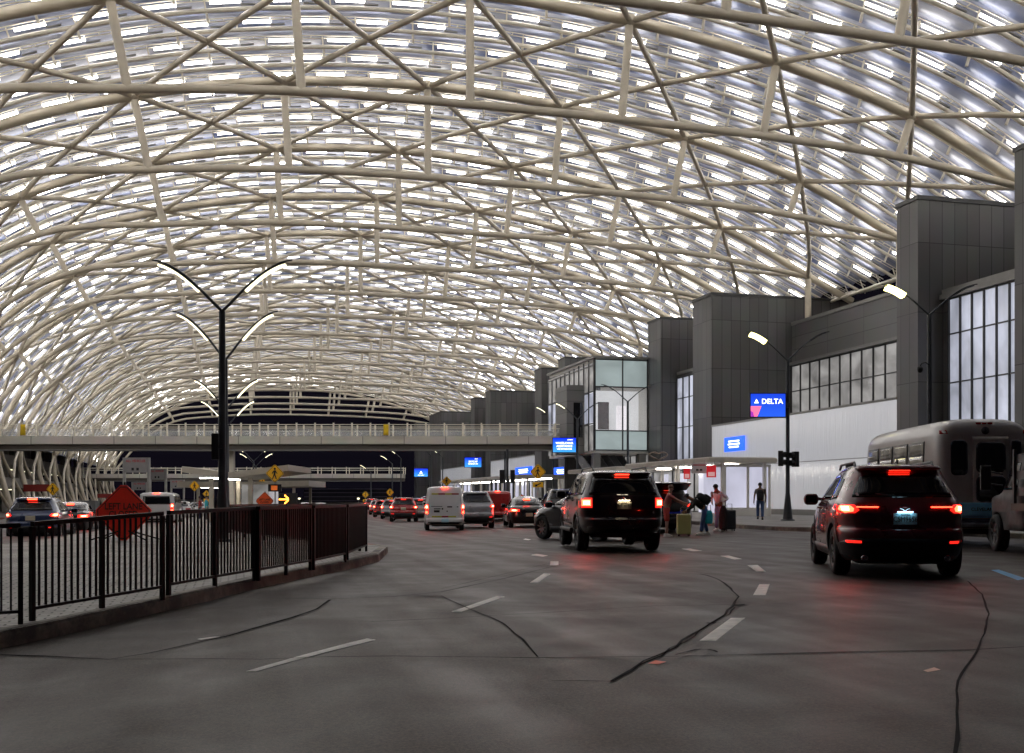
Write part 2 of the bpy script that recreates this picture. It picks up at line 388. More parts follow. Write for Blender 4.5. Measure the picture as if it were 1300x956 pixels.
# ---------------------------------------------------------------- ground, road, kerbs, markings
def roadmat(k=1.0):
    m, nt, b = newmat('road_surface')
    ge = N(nt, 'ShaderNodeNewGeometry')
    def noise(sc_, det, mapscale=None, dist=0.0):
        no = N(nt, 'ShaderNodeTexNoise'); no.inputs['Scale'].default_value = sc_; no.inputs['Detail'].default_value = det; no.inputs['Distortion'].default_value = dist
        if mapscale:
            mp = N(nt, 'ShaderNodeMapping'); mp.inputs['Scale'].default_value = mapscale; mp.inputs['Rotation'].default_value = (0, 0, -0.25)
            nt.links.new(ge.outputs['Position'], mp.inputs['Vector']); nt.links.new(mp.outputs[0], no.inputs['Vector'])
        else: nt.links.new(ge.outputs['Position'], no.inputs['Vector'])
        return no.outputs['Fac']
    big = noise(0.12, 5); mid = noise(1.1, 8, None, 0.4); fine = noise(140, 4); streak = noise(1.0, 6, (1.6, 0.07, 1))
    r = N(nt, 'ShaderNodeValToRGB'); e = r.color_ramp.elements
    e[0].position = 0.25; e[0].color = (0.018, 0.0120, 0.0085, 1); e[1].position = 0.75; e[1].color = (0.050, 0.034, 0.0245, 1)
    for q in (0, 1): c = e[q].color; e[q].color = (c[0] * k, c[1] * k, c[2] * k, 1)
    def mixv(a, bb, f):
        x = N(nt, 'ShaderNodeMix', data_type='FLOAT'); x.inputs['Factor'].default_value = f
        nt.links.new(a, x.inputs['A']); nt.links.new(bb, x.inputs['B']); return x.outputs['Result']
    v = mixv(mixv(big, mid, 0.5), mixv(streak, fine, 0.75), 0.65)
    nt.links.new(v, r.inputs[0]); nt.links.new(r.outputs[0], b.inputs['Base Color'])
    sp1 = noise(38, 3); vo = N(nt, 'ShaderNodeTexVoronoi'); vo.inputs['Scale'].default_value = 75; nt.links.new(ge.outputs['Position'], vo.inputs['Vector'])
    q1 = N(nt, 'ShaderNodeMapRange'); q1.inputs['From Min'].default_value = 0.3; q1.inputs['From Max'].default_value = 0.7; q1.inputs['To Min'].default_value = 0.3; q1.inputs['To Max'].default_value = 1.9
    nt.links.new(mixv(sp1, vo.outputs['Distance'], 0.35), q1.inputs['Value'])
    stn = noise(0.9, 4, None, 1.5); q2 = N(nt, 'ShaderNodeMapRange'); q2.inputs['From Min'].default_value = 0.60; q2.inputs['From Max'].default_value = 0.66; q2.inputs['To Min'].default_value = 1.0; q2.inputs['To Max'].default_value = 0.72
    nt.links.new(stn, q2.inputs['Value']); qm = N(nt, 'ShaderNodeMath', operation='MULTIPLY'); nt.links.new(q1.outputs[0], qm.inputs[0]); nt.links.new(q2.outputs[0], qm.inputs[1])
    mm = N(nt, 'ShaderNodeMix', data_type='RGBA', blend_type='MULTIPLY'); mm.inputs['Factor'].default_value = 1; nt.links.new(r.outputs[0], mm.inputs['A']); nt.links.new(qm.outputs[0], mm.inputs['B'])
    nt.links.new(mm.outputs['Result'], b.inputs['Base Color'])
    rr = N(nt, 'ShaderNodeMapRange'); rr.inputs['From Min'].default_value = 0.35; rr.inputs['From Max'].default_value = 0.65
    rr.inputs['To Min'].default_value = 0.44; rr.inputs['To Max'].default_value = 0.66
    nt.links.new(mixv(mid, streak, 0.5), rr.inputs['Value']); nt.links.new(rr.outputs[0], b.inputs['Roughness'])
    b.inputs['Specular IOR Level'].default_value = 0.3
    bp = N(nt, 'ShaderNodeBump'); bp.inputs['Strength'].default_value = 0.6; bp.inputs['Distance'].default_value = 0.006
    nt.links.new(fine, bp.inputs['Height']); nt.links.new(bp.outputs['Normal'], b.inputs['Normal'])
    return m
roadm = roadmat(); patchm = roadmat(0.66)
xs = [-1500, -600, -250, -120] + [-80 + 2.0 * i for i in range(34)] + [-12 + 0.5 * i for i in range(48)] + [12 + 2.0 * i for i in range(35)] + [120, 250, 600, 1500]
ys = [-800, -200, -60, -20] + [-8 + 0.5 * i for i in range(64)] + [24 + 1.0 * i for i in range(28)] + [52 + 4 * i for i in range(60)] + [320, 500, 900, 2000]
g = MB(); nx = len(xs)
g.add([(x, y, gz(x, y)) for y in ys for x in xs], [(j * nx + i, j * nx + i + 1, (j + 1) * nx + i + 1, (j + 1) * nx + i) for j in range(len(ys) - 1) for i in range(nx - 1)], 0, True)
struct(g.build('road', roadm, normals=False))

def slab(name, outline, h, m, kerb=None, label=None, zf=gz, kerbw=0.16, fine=1.2):
    """raised pavement: outline polygon (x, y) at kerb height h above ground, with a kerb round it"""
    bm = bmesh.new()
    vs = [bm.verts.new((x, y, 0)) for x, y in outline]; bm.faces.new(vs)
    x0, x1 = min(p[0] for p in outline), max(p[0] for p in outline); y0, y1 = min(p[1] for p in outline), max(p[1] for p in outline)
    def cut(co, no):
        bmesh.ops.bisect_plane(bm, geom=bm.verts[:] + bm.edges[:] + bm.faces[:], plane_co=co, plane_no=no)
    k = y0 + fine
    while k < min(y1, 230): cut((0, k, 0), (0, 1, 0)); k += fine if k < 40 else 5
    k = x0 + 2
    while k < min(x1, 40): cut((k, 0, 0), (1, 0, 0)); k += 2
    bmesh.ops.triangulate(bm, faces=bm.faces[:])
    for v in bm.verts: v.co.z = zf(v.co.x, v.co.y) + h
    me = bpy.data.meshes.new(name); bm.to_mesh(me); bm.free(); me.materials.append(m)
    for p in me.polygons: p.use_smooth = False
    if me.polygons[0].normal.z < 0: me.flip_normals()
    o = struct(link(name, me))
    if kerb:
        pts = [Vector((x, y, 0)) for x, y in outline]; n = len(pts)
        k = MB(); seg = []
        for i in range(n):
            a, b2 = pts[i], pts[(i + 1) % n]; d = (b2 - a); c = max(1, int(d.length / 1.5)) if d.length < 200 else 40
            seg += [a + d * j / c for j in range(c)]
        m_ = len(seg); area = sum(seg[i].x * seg[(i + 1) % m_].y - seg[(i + 1) % m_].x * seg[i].y for i in range(m_))
        sg = 1 if area > 0 else -1; vs = []
        for i in range(m_):
            t = (seg[(i + 1) % m_] - seg[i - 1]).normalized(); nrm = Vector((t.y, -t.x, 0)) * sg
            for off, z in ((0.02, -0.08), (0.0, h - 0.03), (-0.03, h + 0.006), (-kerbw, h + 0.006), (-kerbw, h - 0.05)):
                p = seg[i] + nrm * off; vs.append((p.x, p.y, zf(p.x, p.y) + z))
        k.add(vs, [(i * 5 + q, ((i + 1) % m_) * 5 + q, ((i + 1) % m_) * 5 + q + 1, i * 5 + q + 1) for i in range(m_) for q in range(4)])
        struct(k.build(name.replace('_paving', '') + '_kerb', kerb))
    return o
def pavemat(name, c1, c2, w=0.6, h=0.6, mortar=0.3):
    m, nt, b = newmat(name); ge = N(nt, 'ShaderNodeNewGeometry')
    br = N(nt, 'ShaderNodeTexBrick'); br.inputs['Scale'].default_value = 1; br.inputs['Brick Width'].default_value = w; br.inputs['Row Height'].default_value = h
    br.inputs['Mortar Size'].default_value = 0.012; br.inputs['Color1'].default_value = (*c1, 1); br.inputs['Color2'].default_value = (*c2, 1)
    br.inputs['Mortar'].default_value = (*[c * mortar for c in c1], 1)
    nt.links.new(ge.outputs['Position'], br.inputs['Vector'])
    no = N(nt, 'ShaderNodeTexNoise'); no.inputs['Scale'].default_value = 0.9; no.inputs['Detail'].default_value = 8; nt.links.new(ge.outputs['Position'], no.inputs['Vector'])
    rp = N(nt, 'ShaderNodeMapRange'); rp.inputs['From Min'].default_value = 0.3; rp.inputs['From Max'].default_value = 0.7; rp.inputs['To Min'].default_value = 0.55; rp.inputs['To Max'].default_value = 1.1
    nt.links.new(no.outputs['Fac'], rp.inputs['Value'])
    mx = N(nt, 'ShaderNodeMix', data_type='RGBA', blend_type='MULTIPLY'); mx.inputs['Factor'].default_value = 1
    nt.links.new(br.outputs['Color'], mx.inputs['A']); nt.links.new(rp.outputs[0], mx.inputs['B']); nt.links.new(mx.outputs['Result'], b.inputs['Base Color'])
    b.inputs['Roughness'].default_value = 0.62
    return m
islandm = pavemat('island_pavers', (0.32, 0.30, 0.26), (0.42, 0.39, 0.34), 0.2, 0.1)
sidem = pavemat('sidewalk_concrete', (0.22, 0.2, 0.18), (0.27, 0.25, 0.225), 1.5, 1.5)
def kerbmat():
    m, nt, b = newmat('worn_kerb'); ge = N(nt, 'ShaderNodeNewGeometry')
    no = N(nt, 'ShaderNodeTexNoise'); no.inputs['Scale'].default_value = 0.5; no.inputs['Detail'].default_value = 10; no.inputs['Roughness'].default_value = 0.75
    nt.links.new(ge.outputs['Position'], no.inputs['Vector'])
    r = N(nt, 'ShaderNodeValToRGB'); r.color_ramp.elements[0].color = (0.05, 0.043, 0.036, 1); r.color_ramp.elements[0].position = 0.34
    r.color_ramp.elements[1].color = (0.30, 0.26, 0.20, 1); r.color_ramp.elements[1].position = 0.6
    no2 = N(nt, 'ShaderNodeTexNoise'); no2.inputs['Scale'].default_value = 0.22; no2.inputs['Detail'].default_value = 7; nt.links.new(ge.outputs['Position'], no2.inputs['Vector'])
    r2 = N(nt, 'ShaderNodeMapRange'); r2.inputs['From Min'].default_value = 0.55; r2.inputs['From Max'].default_value = 0.60; nt.links.new(no2.outputs['Fac'], r2.inputs['Value'])
    mx = N(nt, 'ShaderNodeMix', data_type='RGBA'); mx.inputs['B'].default_value = (0.22, 0.05, 0.035, 1)
    a = r.color_ramp.elements.new(0.47); a.color = (0.11, 0.095, 0.08, 1)
    nt.links.new(no.outputs['Fac'], r.inputs[0]); nt.links.new(r.outputs[0], mx.inputs['A']); nt.links.new(r2.outputs[0], mx.inputs['Factor']); nt.links.new(mx.outputs['Result'], b.inputs['Base Color']); b.inputs['Roughness'].default_value = 0.7
    return m
kerbm = kerbmat()
# island outline: kerb seen in the photo, then back along the far side
def GI(px, py): p = G(px, py); return (p.x, p.y)
isl = [(-9.0, 3.0), (-5.2, 5.5)] + [GI(x, y) for x, y in ((0, 823), (80, 806), (170, 785), (260, 764), (340, 744), (400, 731), (450, 721), (480, 713))]
nose = GI(490, 704)
isl += [nose, (nose[0] + 0.2, nose[1] + 1.2), (nose[0] - 0.1, nose[1] + 2.6), (nose[0] - 1.1, nose[1] + 4.2), (nose[0] - 2.2, nose[1] + 8), (0.4, 42), (0.2, 60), (0.0, 110), (-1, 150), (-4, 150), (-4.5, 100), (-4.8, 60), (-5.2, 30), (-7.5, 20), (-9.5, 12)]
slab('island_paving', isl, 0.15, islandm, kerbm)
# terminal sidewalk
kx = [GI(1400, 690), GI(1300, 684), GI(1130, 677), GI(1026, 675), GI(980, 673.5), GI(940, 671)]
side = [(60, -10), (22.5, -10)] + kx + [(kx[-1][0] + 0.2, kx[-1][1] + 1.5), (21.0, 50), (21.5, 70), (22, 110), (22, 230), (60, 230)]
slab('sidewalk_paving', side, 0.15, sidem, kerbm)
# far-left apron under the canopy feet
slab('plinth_paving', [(-40, 20), (-18.5, 20), (-18.5, 230), (-40, 230)], 0.15, sidem, kerbm)

paint = mat('road_paint', (0.80, 0.77, 0.70), 0.6, var=0.3, vscale=7)
bluelit_paint = mat('blue_light_on_road_paint', (0.10, 0.42, 0.75), 0.55, var=0.2, vscale=6)
tar = mat('tar_sealant', (0.006, 0.006, 0.006), 0.85, var=0.2, spec=0.1)
def decal(name, pix, m, lift=0.005):
    pts = [G(x, y) for x, y in pix]; bm = bmesh.new()
    bm.faces.new([bm.verts.new((p.x, p.y, 0)) for p in pts])
    x0, x1 = min(p.x for p in pts), max(p.x for p in pts); y0, y1 = min(p.y for p in pts), max(p.y for p in pts)
    k = math.floor(y0)
    while k < y1: 
        if k > y0: bmesh.ops.bisect_plane(bm, geom=bm.verts[:] + bm.edges[:] + bm.faces[:], plane_co=(0, k, 0), plane_no=(0, 1, 0))
        k += 0.5 if k < 51 else 4
    for v in bm.verts: v.co.z = gz(v.co.x, v.co.y) + lift
    me = bpy.data.meshes.new(name); bm.to_mesh(me); bm.free(); me.materials.append(m)
    if me.polygons[0].normal.z < 0: me.flip_normals()
    return struct(link(name, me))
dashes = [[(312, 853), (325, 853), (477, 813), (466, 811)], [(573, 777), (586, 777), (641, 758), (631, 757)], [(673, 740), (683, 740), (699, 729), (690, 728.5)],
          [(698, 718), (709, 718), (709, 713), (699, 713)], [(674, 705), (689, 707), (696, 705.5), (681, 703.5)], [(664, 685), (671, 686), (674, 685), (667, 684)],
          [(888, 814), (909, 814), (946, 785), (928, 785)], [(956, 756), (972, 756), (977, 742), (964, 742)], [(949, 718), (960, 726), (972, 726), (962, 717.5)],
          [(914, 706), (932, 710.5), (942, 710), (925, 705.5)], [(865, 697), (880, 700), (892, 699.5), (876, 696.5)],
          [(655, 668), (660, 668), (660, 666.5), (655, 666.5)], [(250, 812), (256, 813), (280, 809), (272, 809)]]
decal('road_patch', [(350, 760), (560, 750), (700, 716), (820, 719), (895, 731), (925, 746), (934, 758), (930, 770), (912, 786), (880, 805), (856, 821), (820, 839), (684, 835), (662, 812), (640, 792), (600, 775), (560, 757)], patchm, 0.0025)
decal('road_patch', [(948, 770), (1228, 739), (1250, 760), (1254, 782), (1248, 805), (1232, 826), (1060, 829), (865, 834), (900, 806)], patchm, 0.0025)
for d in dashes: decal('lane_marking', d, paint)
decal('blue_lit_lane_marking', [(1258, 724), (1268, 723.5), (1303, 735), (1292, 737)], bluelit_paint)  # white dash; the blue light on it is put into its colour
def crack(px, w, m=tar, jit=0.0, name='road_joint', lift=0.007):
    pts = []
    for (a, b), (c, d) in zip(px[:-1], px[1:]):
        p, q = G(a, b), G(c, d); n = max(2, int((q - p).length / 0.35))
        for i in range(n): pts.append(p + (q - p) * i / n)
    pts.append(G(*px[-1]))
    mb = MB(); vs = []
    for i, p in enumerate(pts):
        t = (pts[min(i + 1, len(pts) - 1)] - pts[max(0, i - 1)]); t.z = 0; t.normalize(); nn = Vector((-t.y, t.x, 0))
        ww = w * (0.6 + 0.8 * random.random()) / 2; c = p + nn * random.uniform(-jit, jit)
        for e in (-1, 1):
            v = c + nn * ww * e; vs.append((v.x, v.y, gz(v.x, v.y) + lift))
    mb.add(vs, [(2 * i, 2 * i + 1, 2 * i + 3, 2 * i + 2) for i in range(len(pts) - 1)])
    return struct(mb.build(name, m))
crack([(0, 832), (60, 834), (138, 838), (190, 830), (290, 808), (370, 785), (402, 774), (419, 762)], 0.035)
crack([(350, 760), (420, 761), (500, 758), (560, 752), (640, 735), (720, 715)], 0.02)
crack([(138, 838), (330, 838), (500, 834), (680, 836), (860, 834), (1100, 828), (1234, 826), (1300, 822)], 0.018, jit=0.01)
crack([(560, 757), (600, 775), (640, 792), (662, 812), (684, 835)], 0.02, jit=0.01)
crack([(775, 866), (820, 840), (856, 822), (880, 806), (912, 787), (932, 770), (936, 758), (925, 744), (905, 733), (890, 729)], 0.026, jit=0.02)
crack([(700, 866), (775, 866), (840, 833), (900, 795), (936, 772)], 0.016, jit=0.03)
crack([(1214, 960), (1216, 866), (1234, 838), (1250, 805), (1255, 780), (1247, 755), (1228, 738)], 0.02, jit=0.008)
crack([(856, 832), (885, 826), (900, 825), (908, 829)], 0.022, jit=0.02)
crack([(470, 790), (560, 786), (700, 778), (830, 770), (930, 768)], 0.014)
crack([(560, 748), (700, 715), (820, 718), (900, 729)], 0.014)
crack([(700, 676), (800, 690), (900, 700), (1000, 705)], 0.02)
decal('orange_survey_mark', [(822, 843), (836, 844), (846, 841), (832, 839)], mat('survey_paint', (0.75, 0.09, 0.03), 0.6, var=0.3))
decal('road_sticker', [(1172, 852), (1178, 854), (1194, 851), (1186, 848)], mat('pale_debris', (0.6, 0.4, 0.3), 0.6))
# darker tar patches along the long crack
for cx_, cy_, r in ((938, 769, 0.22), (905, 792, 0.12)):
    p = G(cx_, cy_); n = 14
    mb = MB(); vs = []
    for i in range(n):
        a = 2 * PI * i / n; rr = r * random.uniform(0.3, 1.0); x = p.x + rr * math.cos(a) * 0.9; y = p.y + rr * math.sin(a) * 0.5; vs.append((x, y, gz(x, y) + 0.009))
    mb.add(vs + [(p.x, p.y, gz(p.x, p.y) + 0.009)], [(i, (i + 1) % n, n) for i in range(n)])
    struct(mb.build('tar_patch', tar))
# ---------------------------------------------------------------- terminal building on the right
term = thing('terminal_building', 'long grey panelled airport terminal with square charcoal towers along the roadway', 'terminal', (34, 60, 0))
TO = Vector((34, 60, 0))
def tb(mb, name, m, parent=term, **k):
    return mb.xf(Matrix.Translation(-TO)).build(name, m, parent, **k)
XT = 34.0; XF = 40.6; XG = 35.5
def tower(y0, y1, top, x1=56):
    t = MB().b2((XT, y0, 0), (x1, y1, top)); o = tb(t, 'tower', darkgrey)
    c = MB().b2((XT - 0.06, y0 - 0.06, top + 0.002), (x1, y1 + 0.06, top + 0.22)); tb(c, 'coping', mullion, o)
    return o
tw = [(34.5, YX(1288, XT), 16.8), (47.8, 49.6, 16.6), (72.4, 75.7, 16.2), (82.1, 84.9, 16.0), (108.6, 111, 16.1), (117.6, 120.5, 16.0),
      (143, 146, 15.9), (153, 155.6, 15.8), (180, 191, 15.9), (205, 208, 15.6)]
for a, b, t in tw: tower(a, b, t)
paneW = litmat('lit_window', (0.64, 0.67, 0.80), 0.42, 0.55, (0.5, 0.5, 0.35), 0.08, 0.35)
paneD = litmat('dim_window', (0.74, 0.72, 0.70), 0.20, 0.6, (0.5, 0.5, 0.7), 0.06, 0.25)
paneV = litmat('violet_lit_glass', (0.70, 0.70, 0.86), 0.5, 0.35, (0.4, 0.4, 0.15), 0.12, 0.4)
def glazed(x, y0, y1, z0, z1, rows, cols, pane, facing='x', name='window'):
    """a window with frame and panes on the plane x = const (facing -x) or, facing 'y', on y = y0 between x and y1"""
    fr = MB(); pn = MB(); t = 0.07; dpt = 0.16
    def bx(a0, a1, b0, b1, d0, d1, mb):
        if facing == 'x': mb.b2((x + d0, a0, b0), (x + d1, a1, b1))
        else: mb.b2((a0, y0 + d0, b0), (a1, y0 + d1, b1))
    A0, A1 = (y0, y1) if facing == 'x' else (x, y1)
    for i in range(cols + 1):
        a = A0 + (A1 - A0) * i / cols; bx(a - t / 2, a + t / 2, z0, z1, -dpt, -0.02, fr)
    for z in rows:
        bx(A0, A1, z - t / 2, z + t / 2, -dpt * 0.8, -0.025, fr)
    bx(A0, A1, z0, z1, -0.05, -0.01, pn)
    f = tb(fr, name, mullion); tb(pn, 'pane', pane, f); return f
# recessed facades (grey cladding above, window strip below)
def facade(x, y0, y1, top, m=midgrey):
    o = tb(MB().b2((x, y0, 0), (x + 14, y1, top)), 'facade_wall', m)
    tb(MB().b2((x - 0.08, y0 + 0.003, top + 0.002), (x + 13, y1 - 0.003, top + 0.25)), 'parapet', trim, o); return o
facade(XF, 49.6, 72.4, 14.2)
glazed(XF, 49.7, 72.3, 7.0, 11.1, (7.05, 9.2, 11.1), 17, paneD)
tb(MB().b2((XF - 0.5, 49.7, 11.16), (XF - 0.005, 72.3, 11.35)), 'canopy_ledge', trim)
facade(XG, 40.9, 47.8, 11.75, darkgrey)
glazed(XG, 41.0, 47.2, 0.3, 11.4, (0.3, 4.2, 7.1, 9.6, 11.4), 7, paneW)
tb(MB().b2((XG - 0.3, 41.0, 11.45), (XG - 0.005, 47.7, 11.7)), 'window_head', trim)
facade(XG, 75.7, 82.1, 11.4, darkgrey)
glazed(XG, 75.8, 82.0, 0.3, 11.1, (0.3, 4.2, 7.0, 9.4, 11.1), 5, paneW)
facade(XF, 98.7, 108.6, 14.6, darkgrey); facade(XF, 111, 117.6, 14, darkgrey); facade(XF, 120.5, 143, 14.4, darkgrey); facade(XF, 146, 153, 14, darkgrey)
facade(XF, 155.6, 180, 14.2, darkgrey); facade(XF, 191, 205, 14.2, darkgrey); facade(XF, 208, 228, 14, darkgrey)
# white plastic construction screens in front of the facade
def screenmat():
    m, nt, b = newmat('white_plastic_screen')
    ge = N(nt, 'ShaderNodeNewGeometry'); mp = N(nt, 'ShaderNodeMapping'); mp.inputs['Scale'].default_value = (0.5, 2.2, 0.18)
    nt.links.new(ge.outputs['Position'], mp.inputs['Vector'])
    no = N(nt, 'ShaderNodeTexNoise'); no.inputs['Scale'].default_value = 1.3; no.inputs['Detail'].default_value = 7; no.inputs['Distortion'].default_value = 0.8
    nt.links.new(mp.outputs[0], no.inputs['Vector'])
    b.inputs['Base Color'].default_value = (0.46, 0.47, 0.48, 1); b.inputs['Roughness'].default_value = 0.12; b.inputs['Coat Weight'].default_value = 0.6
    b.inputs['Emission Color'].default_value = (0.80, 0.81, 0.86, 1); b.inputs['Emission Strength'].default_value = 0.24  # glow put in to stand for canopy light on the plastic
    bp = N(nt, 'ShaderNodeBump'); bp.inputs['Strength'].default_value = 0.5; bp.inputs['Distance'].default_value = 0.08
    nt.links.new(no.outputs['Fac'], bp.inputs['Height']); nt.links.new(bp.outputs['Normal'], b.inputs['Normal'])
    nt.links.new(bp.outputs['Normal'], b.inputs['Coat Normal'])
    return m
screenm = screenmat()
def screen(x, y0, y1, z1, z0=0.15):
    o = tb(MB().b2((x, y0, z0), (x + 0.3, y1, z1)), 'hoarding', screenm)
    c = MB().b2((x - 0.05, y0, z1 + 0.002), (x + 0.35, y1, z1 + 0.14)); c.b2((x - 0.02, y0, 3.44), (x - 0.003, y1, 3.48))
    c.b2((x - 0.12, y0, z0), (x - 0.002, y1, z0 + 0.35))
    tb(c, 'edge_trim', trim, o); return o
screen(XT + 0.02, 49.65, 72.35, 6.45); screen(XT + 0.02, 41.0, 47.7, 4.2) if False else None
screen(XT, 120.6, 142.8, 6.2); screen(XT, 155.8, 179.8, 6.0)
# glazed gallery that projects over the kerb lane
gx, gy0, gy1 = 29.2, 84.95, 98.6
gal = tb(MB().b2((gx + 0.1, gy0 + 0.1, 5.0), (XT + 6, gy1, 5.3)).b2((gx + 0.1, gy0 + 0.1, 12.75), (XT + 6, gy1, 13.0)).b2((XT + 0.5, gy0 + 0.3, 5.3), (XT + 0.8, gy1, 12.75)), 'gallery_floor', whitep)
frost = litmat('frosted_band', (0.55, 0.66, 0.66), 0.30, 0.3, (0.3, 0.3, 0.5), 0.15, 0.4)
clear = glassmat('clear_glazing', trans=0.82)
backw = litmat('gallery_interior', (0.80, 0.80, 0.82), 0.55, 0.25, (0.3, 0.3, 0.2), 0.5, 0.5)
tb(MB().b2((gx + 0.6, gy0 + 3.2, 5.3), (XT + 0.4, gy0 + 3.4, 10.6)), 'interior_wall', backw)
tb(MB().b2((30.6, gy0 + 3.1, 7.2), (31.6, gy0 + 3.17, 9.6)), 'poster', mat('dark_poster', (0.12, 0.05, 0.05), 0.4, var=0.8, vscale=1.5))
tb(MB().b2((32.3, gy0 + 3.1, 7.0), (33.2, gy0 + 3.17, 9.3)), 'doorway', litmat('bright_doorway', (0.95, 0.9, 0.95), 0.8, 0.2))
for a, b_ in ((5.25, 6.9), (10.6, 12.9)):
    tb(MB().b2((gx, gy0, a), (XT - 0.01, gy0 + 0.06, b_)), 'frosted_panel', frost)
tb(MB().b2((gx, gy0 + 0.01, 6.9), (XT - 0.01, gy0 + 0.05, 10.6)), 'clear_pane', clear)
fr = MB()
for x in (gx + 0.03, 31.7, XT - 0.06): fr.b2((x - 0.05, gy0 - 0.1, 5.2), (x + 0.05, gy0 - 0.005, 13.0))
for z in (5.25, 6.9, 10.6, 12.9): fr.b2((gx, gy0 - 0.08, z - 0.05), (XT - 0.01, gy0 - 0.01, z + 0.05))
for i in range(11):
    y = gy0 + (gy1 - gy0) * i / 10; fr.b2((gx - 0.1, y - 0.05, 5.2), (gx - 0.005, y + 0.05, 13.0 - 0.07 * i))
for z in (7.5, 10.2, 12.4): fr.b2((gx - 0.08, gy0, z - 0.05), (gx - 0.01, gy1, z + 0.05))
tb(fr, 'curtain_wall_frame', mullion)
tb(MB().b2((gx, gy0 + 0.1, 10.25), (gx + 0.05, gy1, 12.6)).b2((gx, gy0 + 0.1, 5.25), (gx + 0.05, gy1, 7.4)), 'side_pane', paneD)
tb(MB().b2((gx, gy0 + 0.1, 7.6), (gx + 0.05, gy1, 10.1)), 'side_pane', paneW)
tb(MB().b2((gx - 0.15, gy0 - 0.12, 13.0), (XT + 3, gy1 + 0.1, 13.2)), 'roof_edge', trim)
# ground-floor of the gallery with escalators behind
tb(MB().b2((gx + 0.4, gy1 - 4, 0.15), (XT + 3, gy1 - 3.7, 5.0)), 'lobby_wall', darkgrey)
esc = mat('escalator_side', (0.35, 0.36, 0.38), 0.25, metal=0.6)
for x in (30.0, 31.6, 33.0):
    e = MB(); 
    for dx in (0, 0.75): e.bar((x + dx + 0.9, gy0 + 0.9, 0.9), (x + dx - 0.6, gy0 + 5.5, 5.2), 0.08, 0.9)
    e.bar((x + 1.25, gy0 + 0.9, 0.5), (x - 0.25, gy0 + 5.5, 4.8), 0.7, 0.25)
    tb(e, 'escalator', esc)
for x in (29.5, 33.6):
    tb(MB().b2((x - 0.3, gy0 + 0.2, 0.15), (x + 0.3, gy0 + 0.8, 5.0)), 'pillar', trim)
glazed(XT + 0.3, 85.2, 98.5, 0.2, 5.0, (0.2, 2.6, 4.95), 9, paneD)
# bridge landing box beside the gallery
tb(MB().b2((27.4, 87.0, 5.0), (29.0, 90.2, 10.9)), 'bridge_lobby', midgrey)
tb(MB().b2((28.0, 86.93, 6.4), (28.8, 86.99, 9.4)), 'lobby_door', carglass)
# entrance vestibule: white framed glass
vx0, vx1, vy0, vy1 = 27.9, 30.9, 57.6, 60.5
vest = tb(MB().b2((vx0, vy0, 3.05), (vx1, vy1, 3.2)), 'vestibule', whitep)
tb(MB().b2((vx0 - 0.05, vy0 - 0.05, 0.15), (vx1, vy0 + 0.3, 0.62)), 'plinth', whitep, vest)
for i in range(2):
    a = vx0 + (vx1 - vx0) * i / 2
    tb(MB().b2((a + 0.1, vy0 + 0.05, 0.65), (a + 1.42, vy0 + 0.1, 3.05)), 'glass_panel', paneV, vest)
f = MB()
for x in (vx0, vx0 + 1.5, vx1 - 0.1): f.b2((x - 0.06, vy0 - 0.02, 0.62), (x + 0.08, vy0 + 0.12, 3.05))
tb(f, 'white_post', whitep, vest)
tb(MB().b2((vx0 - 0.02, vy0 + 0.4, 0.3), (vx0 + 0.03, vy1, 3.05)), 'side_glass', paneV, vest)
# entrances below the far screens
for y0, y1 in ((121, 142), (156, 180)):
    glazed(XT - 0.4, y0, y1, 0.2, 3.2, (0.2, 3.2), 9, paneV, name='entrance_glazing')
# lit wall behind the kerb-side shelter
glazed(33.6, 70.2, 84.6, 0.2, 3.4, (0.2, 3.35), 7, paneD)
for y in (72, 75.4, 79, 82.5):
    tb(MB().b2((33.2, y, 0.15), (33.38, y + 0.9, 3.1)), 'white_door', litmat('lit_door', (0.8, 0.8, 0.95), 0.5, 0.2))
def wallscreen(px0, px1, py0, py1, X, name='information_screen', lines=3):
    y0, y1 = YX(px1, X), YX(px0, X); z1 = ZX(px0, py0, X); z0 = ZX(px0, py1, X)
    o = tb(MB().b2((X - 0.1, y0, z0), (X - 0.01, y1, z1)), name, bluescreen)
    w = MB(); hh = (z1 - z0)
    for i in range(lines):
        zz = z1 - hh * (0.3 + 0.2 * i); L = (y1 - y0) * (0.55, 0.6, 0.5)[i % 3]
        w.b2((X - 0.115, (y0 + y1) / 2 - L / 2, zz - hh * 0.05), (X - 0.105, (y0 + y1) / 2 + L / 2, zz + hh * 0.05))
    tb(w, 'text_line', whitelit, o)
bluescreen = mat('blue_display', (0.01, 0.09, 0.9), 0.2, emit=1.0, ecol=(0.02, 0.12, 0.95))
blue2 = mat('blue_display_pale', (0.05, 0.25, 0.9), 0.2, emit=0.9, ecol=(0.06, 0.28, 0.95))
whitelit = mat('lit_white_text', (1, 1, 1), 0.3, emit=1.6, ecol=(0.9, 0.95, 1.0))
wallscreen(921, 946, 556, 574, XT - 0.02); wallscreen(655, 676, 594, 604, XT - 0.02); wallscreen(703, 727, 594, 605, XT - 0.02)
# roof over the whole terminal behind
tb(MB().b2((XF + 5, 30, 0), (90, 228, 10.5)), 'rear_block', darkgrey)

